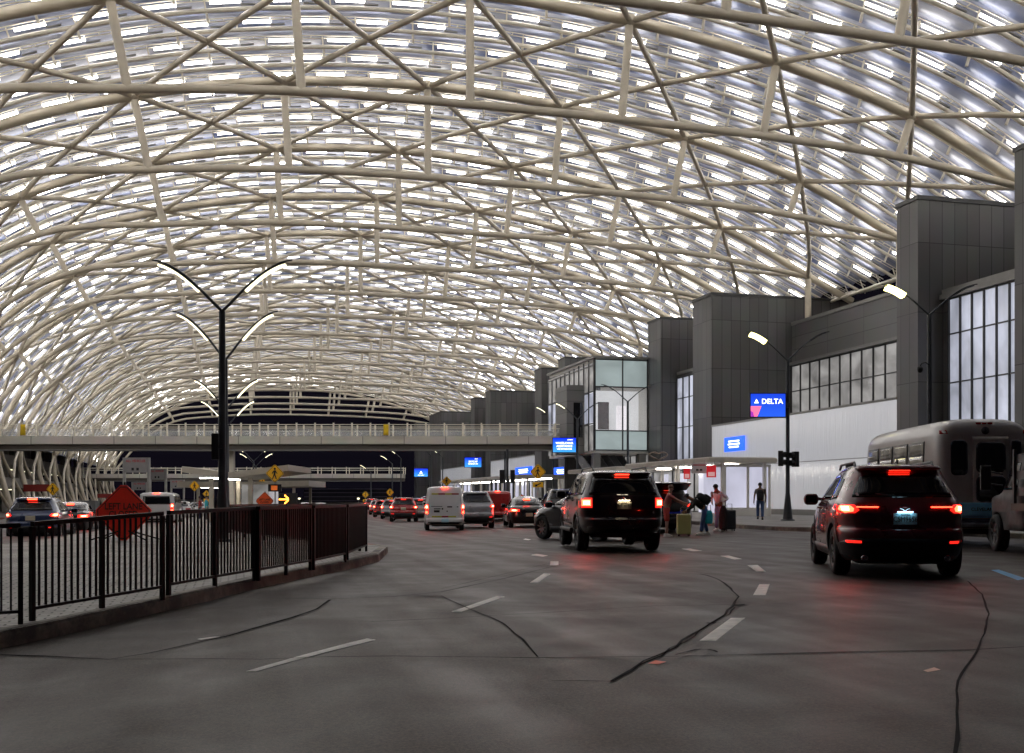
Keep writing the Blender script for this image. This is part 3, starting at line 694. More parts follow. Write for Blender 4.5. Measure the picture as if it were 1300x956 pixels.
# kerb-side shelters
def shelter(x0, x1, y0, y1, z, label):
    t = thing('kerbside_shelter', label, 'shelter', ((x0 + x1) / 2, (y0 + y1) / 2, 0.15))
    o = Vector(t.location); L = lambda mb, n, m, p=t: mb.xf(Matrix.Translation(-o)).build(n, m, p)
    r = L(MB().b2((x0, y0, z - 0.32), (x1, y1, z)), 'roof', whitep)
    L(MB().b2((x0 - 0.04, y0 - 0.04, z - 0.28), (x1 + 0.04, y1 + 0.04, z - 0.06)), 'fascia', mat('fascia_stone', (0.52, 0.48, 0.40), 0.5), r)
    n = max(2, int((y1 - y0) / 5))
    for i in range(n + 1):
        y = y0 + 0.35 + (y1 - y0 - 0.7) * i / n
        for x in (x0 + 1.0, x1 - 0.6):
            L(MB().b2((x - 0.09, y - 0.09, 0.15), (x + 0.09, y + 0.09, z - 0.33)), 'column', whitep)
    for i in range(n * 2):
        y = y0 + (y1 - y0) * (i + 0.5) / (n * 2)
        L(MB().b2(((x0 + x1) / 2 - 0.5, y - 0.12, z - 0.42), ((x0 + x1) / 2 + 0.5, y + 0.12, z - 0.34)), 'downlight', SHELTLED)
shelter(26.6, 30.9, 56.9, 70.6, 3.6, 'flat cream roofed kerbside shelter beside the glowing glass vestibule')
shelter(26.6, 30.9, 72.5, 84.0, 3.5, 'second cream kerbside shelter, under the glazed gallery beyond the vestibule')
shelter(26.6, 33.0, 100, 142, 3.5, 'far kerbside shelter behind the footbridge')
# ---------------------------------------------------------------- vehicles
def paintm(name, col, metal=0.15, rough=0.28):
    return mat(name, col, rough, metal=metal, coat=1.0, var=0.06, vscale=2)
def interp(sl, sub=3):
    """Catmull-Rom through the slices (z, xr, xf, w, nr, nf)"""
    out = []; n = len(sl)
    for i in range(n - 1):
        for k in range(sub):
            t = k / sub; r = []
            for c in range(6):
                a, b, d, e = sl[max(0, i - 1)][c], sl[i][c], sl[i + 1][c], sl[min(n - 1, i + 2)][c]
                v = 0.5 * (2 * b + (d - a) * t + (2 * a - 5 * b + 4 * d - e) * t * t + (3 * b - a - 3 * d + e) * t ** 3)
                r.append(min(max(v, min(b, d)), max(b, d)))
            out.append(tuple(r))
    out.append(sl[-1]); return out
class Shell:
    def __init__(s, sl, sub=3): s.sl = interp(sl, sub)
    def at(s, z):
        L = s.sl
        if z <= L[0][0]: return L[0]
        for a, b in zip(L[:-1], L[1:]):
            if a[0] <= z <= b[0]:
                t = (z - a[0]) / max(1e-9, b[0] - a[0]); return tuple(p + (q - p) * t for p, q in zip(a, b))
        return L[-1]
    def side(s, x, z):
        _, xr, xf, w, nr, nf = s.at(z); cx = (xr + xf) / 2; a = (xf - xr) / 2; u = (x - cx) / a
        n = nf if u > 0 else nr; u = min(0.9999, abs(u)); return w * (1 - u ** n) ** (1 / n)
    def rear(s, y, z):
        _, xr, xf, w, nr, nf = s.at(z); cx = (xr + xf) / 2; a = (xf - xr) / 2; v = min(0.9999, abs(y) / w)
        return cx - a * (1 - v ** nr) ** (1 / nr)
    def front(s, y, z):
        _, xr, xf, w, nr, nf = s.at(z); cx = (xr + xf) / 2; a = (xf - xr) / 2; v = min(0.9999, abs(y) / w)
        return cx + a * (1 - v ** nf) ** (1 / nf)
    def mesh(s, n=72):
        m = MB(); vs = []
        for z, xr, xf, w, nr, nf in s.sl:
            cx = (xr + xf) / 2; a = (xf - xr) / 2
            for k in range(n):
                t = 2 * PI * (k + 0.5) / n; c, q = math.cos(t), math.sin(t); e = nf if c > 0 else nr
                vs.append((cx + a * math.copysign(abs(c) ** (2 / e), c), w * math.copysign(abs(q) ** (2 / e), q), z))
        R = len(s.sl)
        m.add(vs, [(i * n + k, i * n + (k + 1) % n, (i + 1) * n + (k + 1) % n, (i + 1) * n + k) for i in range(R - 1) for k in range(n)], 0, True)
        m.add(vs[:n], [tuple(range(n))[::-1]]); m.add(vs[-n:], [tuple(range(n))], 0, True)
        return m
    def patch(s, poly, where, off=0.008, back=0.03, step=0.08, side=1):
        """a polygon laid on the shell: where = 'side' (x, z), 'rear' or 'front' (y, z)"""
        bm = bmesh.new(); vs = [bm.verts.new((a, b, 0)) for a, b in poly]; bm.faces.new(vs)
        for ax in (0, 1):
            lo = min(p[ax] for p in poly); hi = max(p[ax] for p in poly); k = lo + step
            while k < hi - 1e-4:
                co_ = (k, 0, 0) if ax == 0 else (0, k, 0)
                bmesh.ops.bisect_plane(bm, geom=bm.verts[:] + bm.edges[:] + bm.faces[:], plane_co=co_, plane_no=(1, 0, 0) if ax == 0 else (0, 1, 0)); k += step
        top = bm.faces[:]; r = bmesh.ops.extrude_face_region(bm, geom=top)
        new = [e for e in r['geom'] if isinstance(e, bmesh.types.BMVert)]; inner = set(bm.verts) - set(new)
        newset = set(new)
        for v in bm.verts:
            a, b = v.co.x, v.co.y; o = off if v in newset else -back
            if where == 'side': v.co = Vector((a, side * (s.side(a, b) + o), b))
            elif where == 'rear': v.co = Vector((s.rear(a, b) - o, a, b))
            else: v.co = Vector((s.front(a, b) + o, a, b))
        m = MB(); bm.verts.index_update(); m.add([tuple(v.co) for v in bm.verts], [tuple(v.index for v in f.verts) for f in bm.faces], 0, False)
        for i, f in enumerate(bm.faces): m.sm[i] = all(v in newset for v in f.verts)
        bm.free(); return m
def carve(o, holes):
    """cut the wheel wells out of a body mesh"""
    cm = MB()
    for x, y, z, r, w_ in holes:
        cm.lathe([(0.001, -w_ / 2), (r, -w_ / 2), (r, w_ / 2), (0.001, w_ / 2)], (x, y, z), 'Y', 32, mi=1)
    c = cm.build('cutter', [plastic, plastic]); c.data.validate()
    bm = bmesh.new(); bm.from_mesh(c.data); bmesh.ops.remove_doubles(bm, verts=bm.verts, dist=0.003); bmesh.ops.recalc_face_normals(bm, faces=bm.faces); bm.to_mesh(c.data); bm.free()
    md = o.modifiers.new('b', 'BOOLEAN'); md.operation = 'DIFFERENCE'; md.object = c; md.solver = 'EXACT'
    dg = bpy.context.evaluated_depsgraph_get(); dg.update()
    me = bpy.data.meshes.new_from_object(o.evaluated_get(dg)); o.modifiers.clear(); old = o.data; nm = old.name; o.data = me
    bpy.data.objects.remove(c); return o
def wheel(parent, x, y, r=0.36, w_=0.23, rim=alloy, spokes=7, out=1, z=None):
    z = r if z is None else z
    t = MB(); h = w_ / 2
    t.lathe([(r * 0.66, -h), (r * 0.9, -h), (r * 0.97, -h * 0.85), (r, -h * 0.6), (r, -h * 0.1), (r * 0.985, -h * 0.08), (r * 0.985, h * 0.08), (r, h * 0.1), (r, h * 0.6), (r * 0.97, h * 0.85), (r * 0.9, h), (r * 0.66, h), (r * 0.62, h * 0.5), (r * 0.62, -h * 0.5), (r * 0.66, -h)], (x, y, z), 'Y', 36)
    tw_ = t.build('wheel', rubber, parent)
    m = MB(); f = y + out * h * 0.75
    m.lathe([(r * 0.64, out * (h * 0.9)), (r * 0.66, out * h * 0.98), (r * 0.60, out * h * 0.8), (r * 0.6, -out * h * 0.6), (r * 0.01, -out * h * 0.6)], (x, y, z), 'Y', 36, 1)
    m.lathe([(0.002, out * h * 0.86), (r * 0.13, out * h * 0.84), (r * 0.17, out * h * 0.6)], (x, y, z), 'Y', 16)
    for k in range(spokes):
        a = 2 * PI * k / spokes + 0.3; d = Vector((math.cos(a), 0, math.sin(a)))
        m.bar(Vector((x, f, z)) + d * r * 0.1, Vector((x, f - out * 0.01, z)) + d * r * 0.635, r * 0.12, 0.03)
    m.build('rim', [rim, plastic], tw_); return tw_
def vehicle(name, label, cat, group, spec):
    """spec: dict with the shell and all its fittings; x = 0 rear, +x forwards, y left"""
    root = thing(name, label, cat, group=group)
    S = Shell(spec['sl'], spec.get('sub', 3)); L = spec['L']; hw = spec['hw']; r = spec.get('r', 0.36)
    pm = spec['paint']
    body = S.mesh().build('body', [pm, plastic], root)
    xa, xb = spec['axles']; wy = hw - spec.get('tw', 0.23) / 2 - 0.02; hr = r + 0.055
    carve(body, [(x, s * (hw - 0.1), r + 0.01, hr, 0.5) for x in (xa, xb) for s in (-1, 1)])
    for x in (xa, xb):
        for s in (-1, 1): wheel(root, x, s * wy, r, spec.get('tw', 0.23), spec.get('rim', alloy), spec.get('spokes', 7), s)
    def P(poly, where, m, nm, off=0.008, parent=root, mirror=False, step=0.08):
        objs = []
        for sd in ((1, -1) if (where == 'side' or mirror) else (1,)):
            pl = poly if where == 'side' else [(a * sd, b) for a, b in poly]
            objs.append(S.patch(pl, where, off, 0.03, step, sd).build(nm, m, parent))
        return objs
    for w_ in spec.get('side_windows', []): P(w_, 'side', carglass, 'side_window', 0.006)
    for w_ in spec.get('rear_windows', []): P(w_, 'rear', carglass, 'rear_window', 0.006)
    for w_ in spec.get('windscreen', []): P(w_, 'front', carglass, 'windscreen', 0.006)
    for w_ in spec.get('cladding_side', []): P(w_, 'side', spec.get('clad', plastic), 'side_cladding', 0.012)
    for w_ in spec.get('cladding_rear', []): P(w_, 'rear', spec.get('clad', plastic), 'rear_bumper_cladding', 0.015)
    for x in ((xa, xb) if spec.get('arches') else ()):
        for s in (-1, 1):
            a = MB(); vs = []
            for i in range(17):
                t = -0.12 + (PI + 0.24) * i / 16
                for rr, dy_ in ((hr - 0.005, 0.012), (hr + 0.07, 0.016), (hr + 0.07, -0.03), (hr - 0.005, -0.03)):
                    xx, zz = x + rr * math.cos(t), r + 0.01 + rr * math.sin(t); vs.append((xx, s * (S.side(xx, max(0.25, zz)) + dy_), zz))
            a.add(vs, [(i * 4 + k, i * 4 + (k + 1) % 4, i * 4 + 4 + (k + 1) % 4, i * 4 + 4 + k) for i in range(16) for k in range(4)], 0, False)
            a.build('wheel_arch', spec.get('clad', plastic), root)
    lit = spec.get('lit', 1)
    for poly in spec.get('tail', []):
        for o in P(poly, 'rear', red_glow if lit else red_dim, 'tail_light', 0.014, mirror=True, step=0.05):
            pass
    for poly in spec.get('lamp', []):
        P(poly, 'rear', red_on if lit else red_dim, 'brake_lamp', 0.022, mirror=True, step=0.04)
    for poly in spec.get('core', []):
        if lit: P(poly, 'rear', red_hot, 'brake_lamp_core', 0.03, mirror=True, step=0.04)
    for poly in spec.get('reflector', []): P(poly, 'rear', red_glow if lit else red_dim, 'reflector', 0.02, mirror=True)
    for poly in spec.get('side_tail', []): P(poly, 'side', red_on if lit else red_dim, 'side_tail_light', 0.012)
    if 'high' in spec:
        y, z, x = spec['high']; MB().b2((x - 0.02, -y, z - 0.02), (x + 0.03, y, z + 0.02)).build('high_brake_light', red_on if lit else red_dim, root)
    if 'plate' in spec:
        z, m = spec['plate'][:2]; x = S.rear(0, z) - 0.03
        p = MB().b2((x, -0.16, z - 0.08), (x + 0.03, 0.16, z + 0.08)).build('licence_plate', m, root, 0.004)
        if len(spec['plate']) > 2:
            text(spec['plate'][2], 0.105, plastic, p, (x - 0.004, 0, z - 0.006), (PI / 2, 0, -PI / 2), sx=0.8)
            text(spec['plate'][3], 0.03, plastic, p, (x - 0.004, 0, z + 0.06), (PI / 2, 0, -PI / 2))
    if 'mirror' in spec:
        x, z = spec['mirror']
        for s in (-1, 1):
            y = S.side(x, z); mm = MB()
            mm.bar((x, s * (y - 0.02), z), (x + 0.02, s * (y + 0.1), z + 0.02), 0.06, 0.05)
            k = Shell([(z - 0.09, -0.05, 0.05, 0.07, 2.5, 2.5), (z - 0.06, -0.07, 0.09, 0.11, 3, 2.5), (z + 0.02, -0.075, 0.1, 0.125, 3, 2.5), (z + 0.09, -0.06, 0.07, 0.10, 3, 2.5), (z + 0.105, -0.03, 0.03, 0.05, 3, 2.5)], 2).mesh(24)
            k.v = [(a + x + 0.02, b + s * (y + 0.2), c) for a, b, c in k.v]; mm.add(k.v, k.f, 0, True)
            mo = mm.build('wing_mirror', pm, root)
            MB().b2((x - 0.062, s * (y + 0.12), z - 0.05), (x - 0.052, s * (y + 0.29), z + 0.065)).build('mirror_glass', carglass, mo)
    if 'spoiler' in spec:
        x0, x1, z0, z1, w0 = spec['spoiler']
        sp = Shell([(z0, x0 + 0.03, x1, w0 * 0.9, 4, 6), (z0 + 0.02, x0, x1, w0, 4, 6), (z1, x0 + 0.06, x1, w0 * 0.97, 4, 6)], 2).mesh(40).build('roof_spoiler', pm, root)
    if 'rails' in spec:
        x0, x1, z, y = spec['rails']
        for s in (-1, 1):
            MB().tube([(x0, s * y, z - 0.07), (x0 + 0.12, s * y, z), (x1 - 0.15, s * y, z), (x1, s * y, z - 0.07)], 0.02, 8).build('roof_rail', spec.get('railm', plastic), root)
    if 'exhaust' in spec:
        for y in spec['exhaust'][1]:
            x, z = spec['exhaust'][0], spec['exhaust'][2]
            MB().lathe([(0.03, 0.2), (0.045, 0.2), (0.045, -0.05), (0.036, -0.055), (0.034, 0.0), (0.002, 0.02)], (x, y, z), 'X', 20).build('exhaust_tip', chrome, root)
    if 'handle_x' in spec:
        for x in spec['handle_x']:
            for s in (-1, 1):
                z = spec.get('handle_z', 0.98); y = S.side(x, z); MB().b2((x - 0.1, s * (y - 0.01), z - 0.015), (x + 0.1, s * (y + 0.035), z + 0.015)).build('door_handle', pm, root, 0.008)
    # shut lines as thin dark grooves standing on the shell
    for line in spec.get('grooves', []):
        for s in (-1, 1):
            MB().tube([(x, s * (S.side(x, z) + 0.001), z) for x, z in line], 0.004, 4).build('door_gap', plastic, root)
    for line in spec.get('rear_grooves', []):
        MB().tube([(S.rear(y, z) - 0.001, y, z) for y, z in line], 0.005, 4).build('tailgate_gap', plastic, root)
    # underside
    MB().b2((0.35, -hw + 0.32, spec.get('belly', 0.2)), (L - 0.4, hw - 0.32, spec['sl'][0][0] + 0.03)).build('underbody', plastic, root)
    ax = MB().tube([(xa, -wy, r), (xa, wy, r)], 0.045, 8).tube([(xb, -wy, r), (xb, wy, r)], 0.04, 8); ax.build('axle', plastic, root)
    lx = L; 
    for poly in spec.get('head', []): P(poly, 'front', chrome, 'headlight', 0.012, mirror=True)
    if 'grille' in spec: P(spec['grille'], 'front', plastic, 'grille', 0.012)
    return root, S
def place(o, p, vpx=None, rz=None, s=1.0):
    o.location = p; o.rotation_euler = (0, 0, head(vpx) if rz is None else rz)
    if s != 1.0: o.scale = (s, s, s)
    return o
def rearpt(px, zc):
    """rear-centre ground point seen at photo column px"""
    p = W(px, HY, zc); return Vector((p.x, p.y, gz(p.x, p.y)))

platem = mat('plate_blue_lit', (0.55, 0.85, 0.95), 0.4, var=0.1)  # blue light on the plate is put into its colour
platew = mat('plate_cream', (0.62, 0.56, 0.42), 0.4, var=0.2)
# --- nearest crossover
burg = paintm('burgundy_paint', (0.12, 0.006, 0.010))
def xover(paint, W_=0.92, Hh=1.68, L=4.55, **kw):
    k = Hh / 1.68; 
    sp = dict(L=L, hw=W_, paint=paint, r=0.365, tw=0.235, axles=(0.92, 0.92 + 2.7 * L / 4.55), clad=plastic, arches=True, spokes=5,
        sl=[(0.24, 0.16, L - .2, W_ - 0.08, 5, 4), (0.32, 0.07, L - .08, W_ - 0.03, 5, 3.5), (0.48, 0.02, L - .02, W_ - .006, 5.5, 3.5), (0.62, 0.0, L, W_, 6, 3.5),
            (0.70, 0.015, L, W_ - .004, 6, 3.5), (0.74, 0.06, L - .01, W_ - .008, 6, 3.4), (0.90 * k, 0.055, L - .08, W_ - .012, 6, 3.2), (1.00 * k, 0.075, L - .3, W_ - .02, 6, 3.4), (1.06 * k, 0.11, L - .75, W_ - .03, 6, 4),
            (1.10 * k, 0.14, L - 1.08, W_ - .045, 6, 4.5), (1.22 * k, 0.235, L - 1.32, W_ - .095, 5.5, 5), (1.38 * k, 0.365, L - 1.72, W_ - .17, 5, 5), (1.50 * k, 0.46, L - 2.05, W_ - .225, 5, 5),
            (1.58 * k, 0.52, L - 2.28, W_ - .27, 5, 5), (1.635 * k, 0.62, L - 2.48, W_ - .33, 4.5, 4.5), (1.665 * k, 0.85, L - 2.7, W_ - .45, 4, 4), (1.68 * k, 1.35, L - 3.0, W_ - .65, 3, 3)],
        side_windows=[[(0.78, 1.16 * k), (1.32, 1.13 * k), (1.32, 1.50 * k), (0.92, 1.46 * k)], [(1.40, 1.13 * k), (2.30, 1.12 * k), (2.28, 1.52 * k), (1.40, 1.51 * k)], [(2.38, 1.12 * k), (3.22, 1.12 * k), (2.70, 1.46 * k), (2.36, 1.52 * k)]],
        rear_windows=[[(-0.70, 1.17 * k), (0.70, 1.17 * k), (0.66, 1.28 * k), (0.56, 1.47 * k), (0.40, 1.525 * k), (-0.40, 1.525 * k), (-0.56, 1.47 * k), (-0.66, 1.28 * k)]],
        windscreen=[[(-0.72, 1.16 * k), (0.72, 1.16 * k), (0.58, 1.52 * k), (-0.58, 1.52 * k)]],
        cladding_side=[[(0.1, 0.27), (0.45, 0.27), (0.45, 0.5), (0.08, 0.58)], [(1.35, 0.27), (3.15, 0.27), (3.15, 0.42), (1.35, 0.42)]],
        cladding_rear=[[(-0.86, 0.27), (0.86, 0.27), (0.88, 0.5), (0.70, 0.58), (-0.70, 0.58), (-0.88, 0.5)]],
        tail=[[(0.62, 0.985 * k), (0.68, 0.94 * k), (0.85, 0.94 * k), (0.895, 1.0 * k), (0.88, 1.07 * k), (0.68, 1.065 * k)]],
        lamp=[[(0.70, 0.965 * k), (0.80, 0.945 * k), (0.865, 0.99 * k), (0.85, 1.05 * k), (0.74, 1.055 * k), (0.69, 1.01 * k)]],
        core=[[(0.75, 0.98 * k), (0.83, 0.98 * k), (0.84, 1.035 * k), (0.76, 1.04 * k)]],
        reflector=[[(0.60, 0.51), (0.80, 0.51), (0.80, 0.55), (0.60, 0.545)]],
        high=(0.15, 1.585 * k, 0.46), spoiler=(0.40, 0.95, 1.565 * k, 1.635 * k, 0.60), mirror=(3.10, 1.13 * k), rails=(0.9, 2.6, 1.70 * k, 0.56),
        exhaust=(0.04, (-0.56, 0.56), 0.30), handle_x=(1.55, 2.5), handle_z=1.0 * k,
        grooves=[[(1.36, 1.13 * k), (1.36, 0.8), (1.30, 0.6)], [(2.34, 1.12 * k), (2.36, 0.7), (2.36, 0.43)], [(3.28, 1.10 * k), (3.3, 0.7), (3.22, 0.43)]],
        rear_grooves=[[(-0.80, 1.15 * k), (-0.72, 0.95), (-0.66, 0.72), (0, 0.70), (0.66, 0.72), (0.72, 0.95), (0.80, 1.15 * k)]],
        head=[[(0.45, 0.72), (0.78, 0.76), (0.80, 0.86), (0.5, 0.82)]], grille=[(-0.42, 0.5), (0.42, 0.5), (0.5, 0.78), (-0.5, 0.78)])
    sp.update(kw); return sp
o, S = vehicle('crossover_car', 'burgundy crossover with round glowing brake lights, nearest car beside the shuttle bus', 'car', 'cars on the roadway',
    xover(burg, plate=(0.86, platem, 'CSM9656', 'GEORGIA')))
xr = S.rear(0, 1.0) - 0.012
e = MB()
for i in range(24):
    a = 2 * PI * i / 24; b_ = 2 * PI * (i + 1) / 24
    e.bar((xr, 0.075 * math.cos(a), 1.0 + 0.062 * math.sin(a)), (xr, 0.075 * math.cos(b_), 1.0 + 0.062 * math.sin(b_)), 0.012, 0.014)
e.tube([(xr, -0.072, 1.012), (xr - 0.004, -0.03, 1.0), (xr - 0.004, 0, 0.972), (xr - 0.004, 0.03, 1.0), (xr, 0.072, 1.012)], 0.007, 6)
e.build('emblem', chrome, o)
# thin light signatures, wiper, shark fin, bumper lip
for s in (-1, 1):
    MB().tube([(S.rear(y, 1.03) - 0.012, s * y, 1.03) for y in (0.36, 0.45, 0.55, 0.66)], 0.006, 6).build('light_strip', red_on, o)
MB().tube([(S.rear(-.05, 1.18) - 0.02, -0.05, 1.175), (S.rear(.2, 1.21) - 0.02, 0.2, 1.20), (S.rear(.38, 1.24) - 0.02, 0.38, 1.225)], 0.01, 6).build('rear_wiper', plastic, o)
MB().prism([(0.62, 1.66), (0.84, 1.67), (0.66, 1.73)], -0.012, 0.012, axis='Y').build('antenna_fin', plastic, o)
MB().b2((S.rear(0, .96) - .075, -0.1, 0.955), (S.rear(0, .96) + .02, 0.1, 0.965)).build('plate_lamp', mat('plate_lamp', (0.5, 0.85, 1), 0.3, emit=5.0, ecol=(0.45, 0.8, 1.0)), o)
place(o, rearpt(1150, 15.9), 880, s=1.05)

# --- burgundy-black body-on-frame SUV in the middle
dk = paintm('black_cherry_paint', (0.014, 0.005, 0.006))
o, S = vehicle('sport_utility_vehicle', 'tall black off road SUV with cream licence plate and step bars, mid road', 'SUV', 'cars on the roadway',
    dict(L=4.7, hw=0.95, paint=dk, r=0.39, tw=0.25, axles=(1.0, 3.79), clad=dk, arches=True, spokes=6, belly=0.32,
        sl=[(0.42, 0.12, 4.5, .87, 6, 4), (0.50, 0.04, 4.64, .92, 6, 4), (0.60, 0, 4.68, .945, 7, 4), (0.72, 0.0, 4.7, .95, 7, 4), (0.77, 0.06, 4.7, .95, 8, 4), (0.95, 0.06, 4.66, .95, 8, 4), (1.08, 0.07, 4.5, .945, 8, 4),
            (1.16, 0.08, 3.9, .94, 8, 4.5), (1.22, 0.10, 3.5, .92, 8, 5), (1.34, 0.15, 3.3, .875, 7, 5), (1.50, 0.22, 3.06, .82, 7, 5), (1.66, 0.30, 2.8, .765, 7, 5), (1.74, 0.36, 2.62, .73, 6, 5), (1.79, 0.48, 2.45, .66, 5, 5), (1.82, 0.9, 2.1, .45, 4, 4)],
        side_windows=[[(0.42, 1.26), (1.28, 1.25), (1.28, 1.66), (0.5, 1.65)], [(1.38, 1.25), (2.25, 1.24), (2.25, 1.67), (1.38, 1.67)], [(2.33, 1.24), (3.2, 1.24), (2.85, 1.64), (2.33, 1.67)]],
        rear_windows=[[(-0.76, 1.26), (0.76, 1.26), (0.72, 1.42), (0.64, 1.66), (-0.64, 1.66), (-0.72, 1.42)]],
        windscreen=[[(-0.74, 1.27), (0.74, 1.27), (0.62, 1.68), (-0.62, 1.68)]],
        cladding_rear=[[(-0.80, 0.45), (0.80, 0.45), (0.80, 0.57), (-0.80, 0.57)]],
        tail=[[(0.70, 0.98), (0.93, 0.98), (0.93, 1.2), (0.70, 1.2)]], lamp=[[(0.73, 1.02), (0.90, 1.02), (0.90, 1.16), (0.73, 1.16)]], core=[[(0.76, 1.05), (0.87, 1.05), (0.87, 1.13), (0.76, 1.13)]],
        high=(0.16, 1.735, 0.32), spoiler=(0.26, 0.7, 1.72, 1.77, 0.66), mirror=(3.12, 1.28), rails=(0.6, 2.4, 1.88, 0.60), plate=(1.03, platew, 'RJT 4182', 'GEORGIA'),
        handle_x=(1.5, 2.45), handle_z=1.14, rear_grooves=[[(-0.84, 1.2), (-0.84, 0.8), (0.84, 0.8), (0.84, 1.2)]], grooves=[[(1.33, 1.24), (1.33, 0.8)], [(2.29, 1.24), (2.3, 0.55)], [(3.25, 1.22), (3.27, 0.55)]]))
for s in (-1, 1):
    MB().tube([(1.5, s * 0.97, 0.46), (3.3, s * 0.97, 0.46)], 0.05, 10).build('step_bar', plastic, o)
MB().lathe([(0.03, 0), (0.05, 0.01), (0.03, 0.02)], (0.04, 0, 1.16), 'X', 20).build('emblem', chrome, o)
MB().b2((0.0, -0.12, 1.135), (0.06, 0.12, 1.145)).build('plate_lamp', mat('plate_lamp_warm', (1, 0.9, 0.7), 0.3, emit=10.0, ecol=(1.0, 0.85, 0.6)), o)
MB().b2((0.0, -0.12, 0.50), (-0.05, 0.12, 0.6)).build('tow_hitch', plastic, o)
place(o, rearpt(793, 23.7), 545, s=1.02)

# --- white small panel van
wv = paintm('white_van_paint', (0.78, 0.78, 0.78), 0.0, 0.35)
def vanlike(paint, L=4.5, W_=0.9, Hh=2.0, **kw):
    sp = dict(L=L, hw=W_, paint=paint, r=0.33, tw=0.2, axles=(0.85, 3.5), spokes=6,
        sl=[(0.26, 0.12, L - .2, W_ - .06, 7, 4), (0.34, 0.02, L - .05, W_ - .02, 8, 4), (0.52, 0, L, W_, 9, 4), (0.58, 0.05, L, W_, 10, 4), (0.9, 0.05, L - .1, W_ - .005, 10, 4), (1.05, 0.055, L - .5, W_ - .01, 10, 4), (1.15, 0.06, L - .95, W_ - .02, 10, 4.5),
            (1.4, 0.085, L - 1.35, W_ - .05, 9, 5), (1.7, 0.12, L - 1.75, W_ - .09, 9, 5), (Hh - .12, 0.16, L - 2.1, W_ - .12, 8, 5), (Hh - .04, 0.22, L - 2.3, W_ - .17, 6, 5), (Hh, 0.5, L - 2.7, W_ - .4, 4, 4)],
        side_windows=[[(2.55, 1.2), (3.3, 1.2), (2.95, 1.6), (2.55, 1.62)]], windscreen=[[(-0.7, 1.2), (0.7, 1.2), (0.62, 1.72), (-0.62, 1.72)]],
        cladding_rear=[[(-0.82, 0.3), (0.82, 0.3), (0.84, 0.40), (-0.84, 0.40)]], tail=[[(0.76, 0.78), (0.88, 0.78), (0.87, 1.2), (0.77, 1.2)]], lamp=[[(0.765, 1.0), (0.87, 1.0), (0.865, 1.16), (0.77, 1.16)], [(0.77, 0.78), (0.87, 0.78), (0.87, 0.88), (0.77, 0.88)]],
        core=[[(0.785, 1.03), (0.86, 1.03), (0.86, 1.12), (0.785, 1.12)]], high=(0.13, Hh - 0.04, 0.14), mirror=(3.35, 1.2), rear_grooves=[[(0, 0.6), (0, Hh - 0.2)], [(-0.74, 0.6), (-0.72, 1.2), (-0.66, Hh - 0.2), (0.66, Hh - 0.2), (0.72, 1.2), (0.74, 0.6)]])
    sp.update(kw); return sp
o, S = vehicle('panel_van', 'white windowless panel van with ladder rack bars and reflective strips, brake lights lit', 'van', 'cars on the roadway', vanlike(wv, plate=(0.47, platem)))
yel = mat('yellow_reflective', (0.55, 0.5, 0.03), 0.4)
for y0, y1, z, m in ((-0.62, -0.3, 1.66, red_dim), (-0.3, 0.0, 1.66, yel), (0.0, 0.3, 1.66, red_dim), (0.3, 0.6, 1.66, yel), (-0.5, -0.15, 0.64, yel), (-0.15, 0.15, 0.64, red_dim), (0.15, 0.6, 0.64, yel)):
    x = S.rear(0, z) - 0.008; MB().b2((x, y0, z - 0.03), (x + 0.02, y1, z + 0.03)).build('reflective_strip', m, o)
for y0, y1, z, h_ in ((0.12, 0.62, 1.1, .012), (-0.32, -0.1, 1.08, .03), (-0.6, -0.53, 1.08, .02), (0.2, 0.5, 0.99, .02), (0.08, 0.15, 0.99, .035), (0.24, 0.5, 0.88, .05), (-0.12, -0.07, 0.88, .03)):
    x = S.rear(0, z) - 0.006; MB().b2((x, y0, z - h_), (x + 0.02, y1, z + h_)).build('door_marking', plastic, o)
for s in (-1, 1):
    MB().tube([(0.25, s * .74, 1.93), (0.25, s * .74, 2.06), (2.2, s * .70, 2.08)], 0.02, 6).build('rack_bar', plastic, o)
place(o, rearpt(565, 44.5), 520, s=0.93)

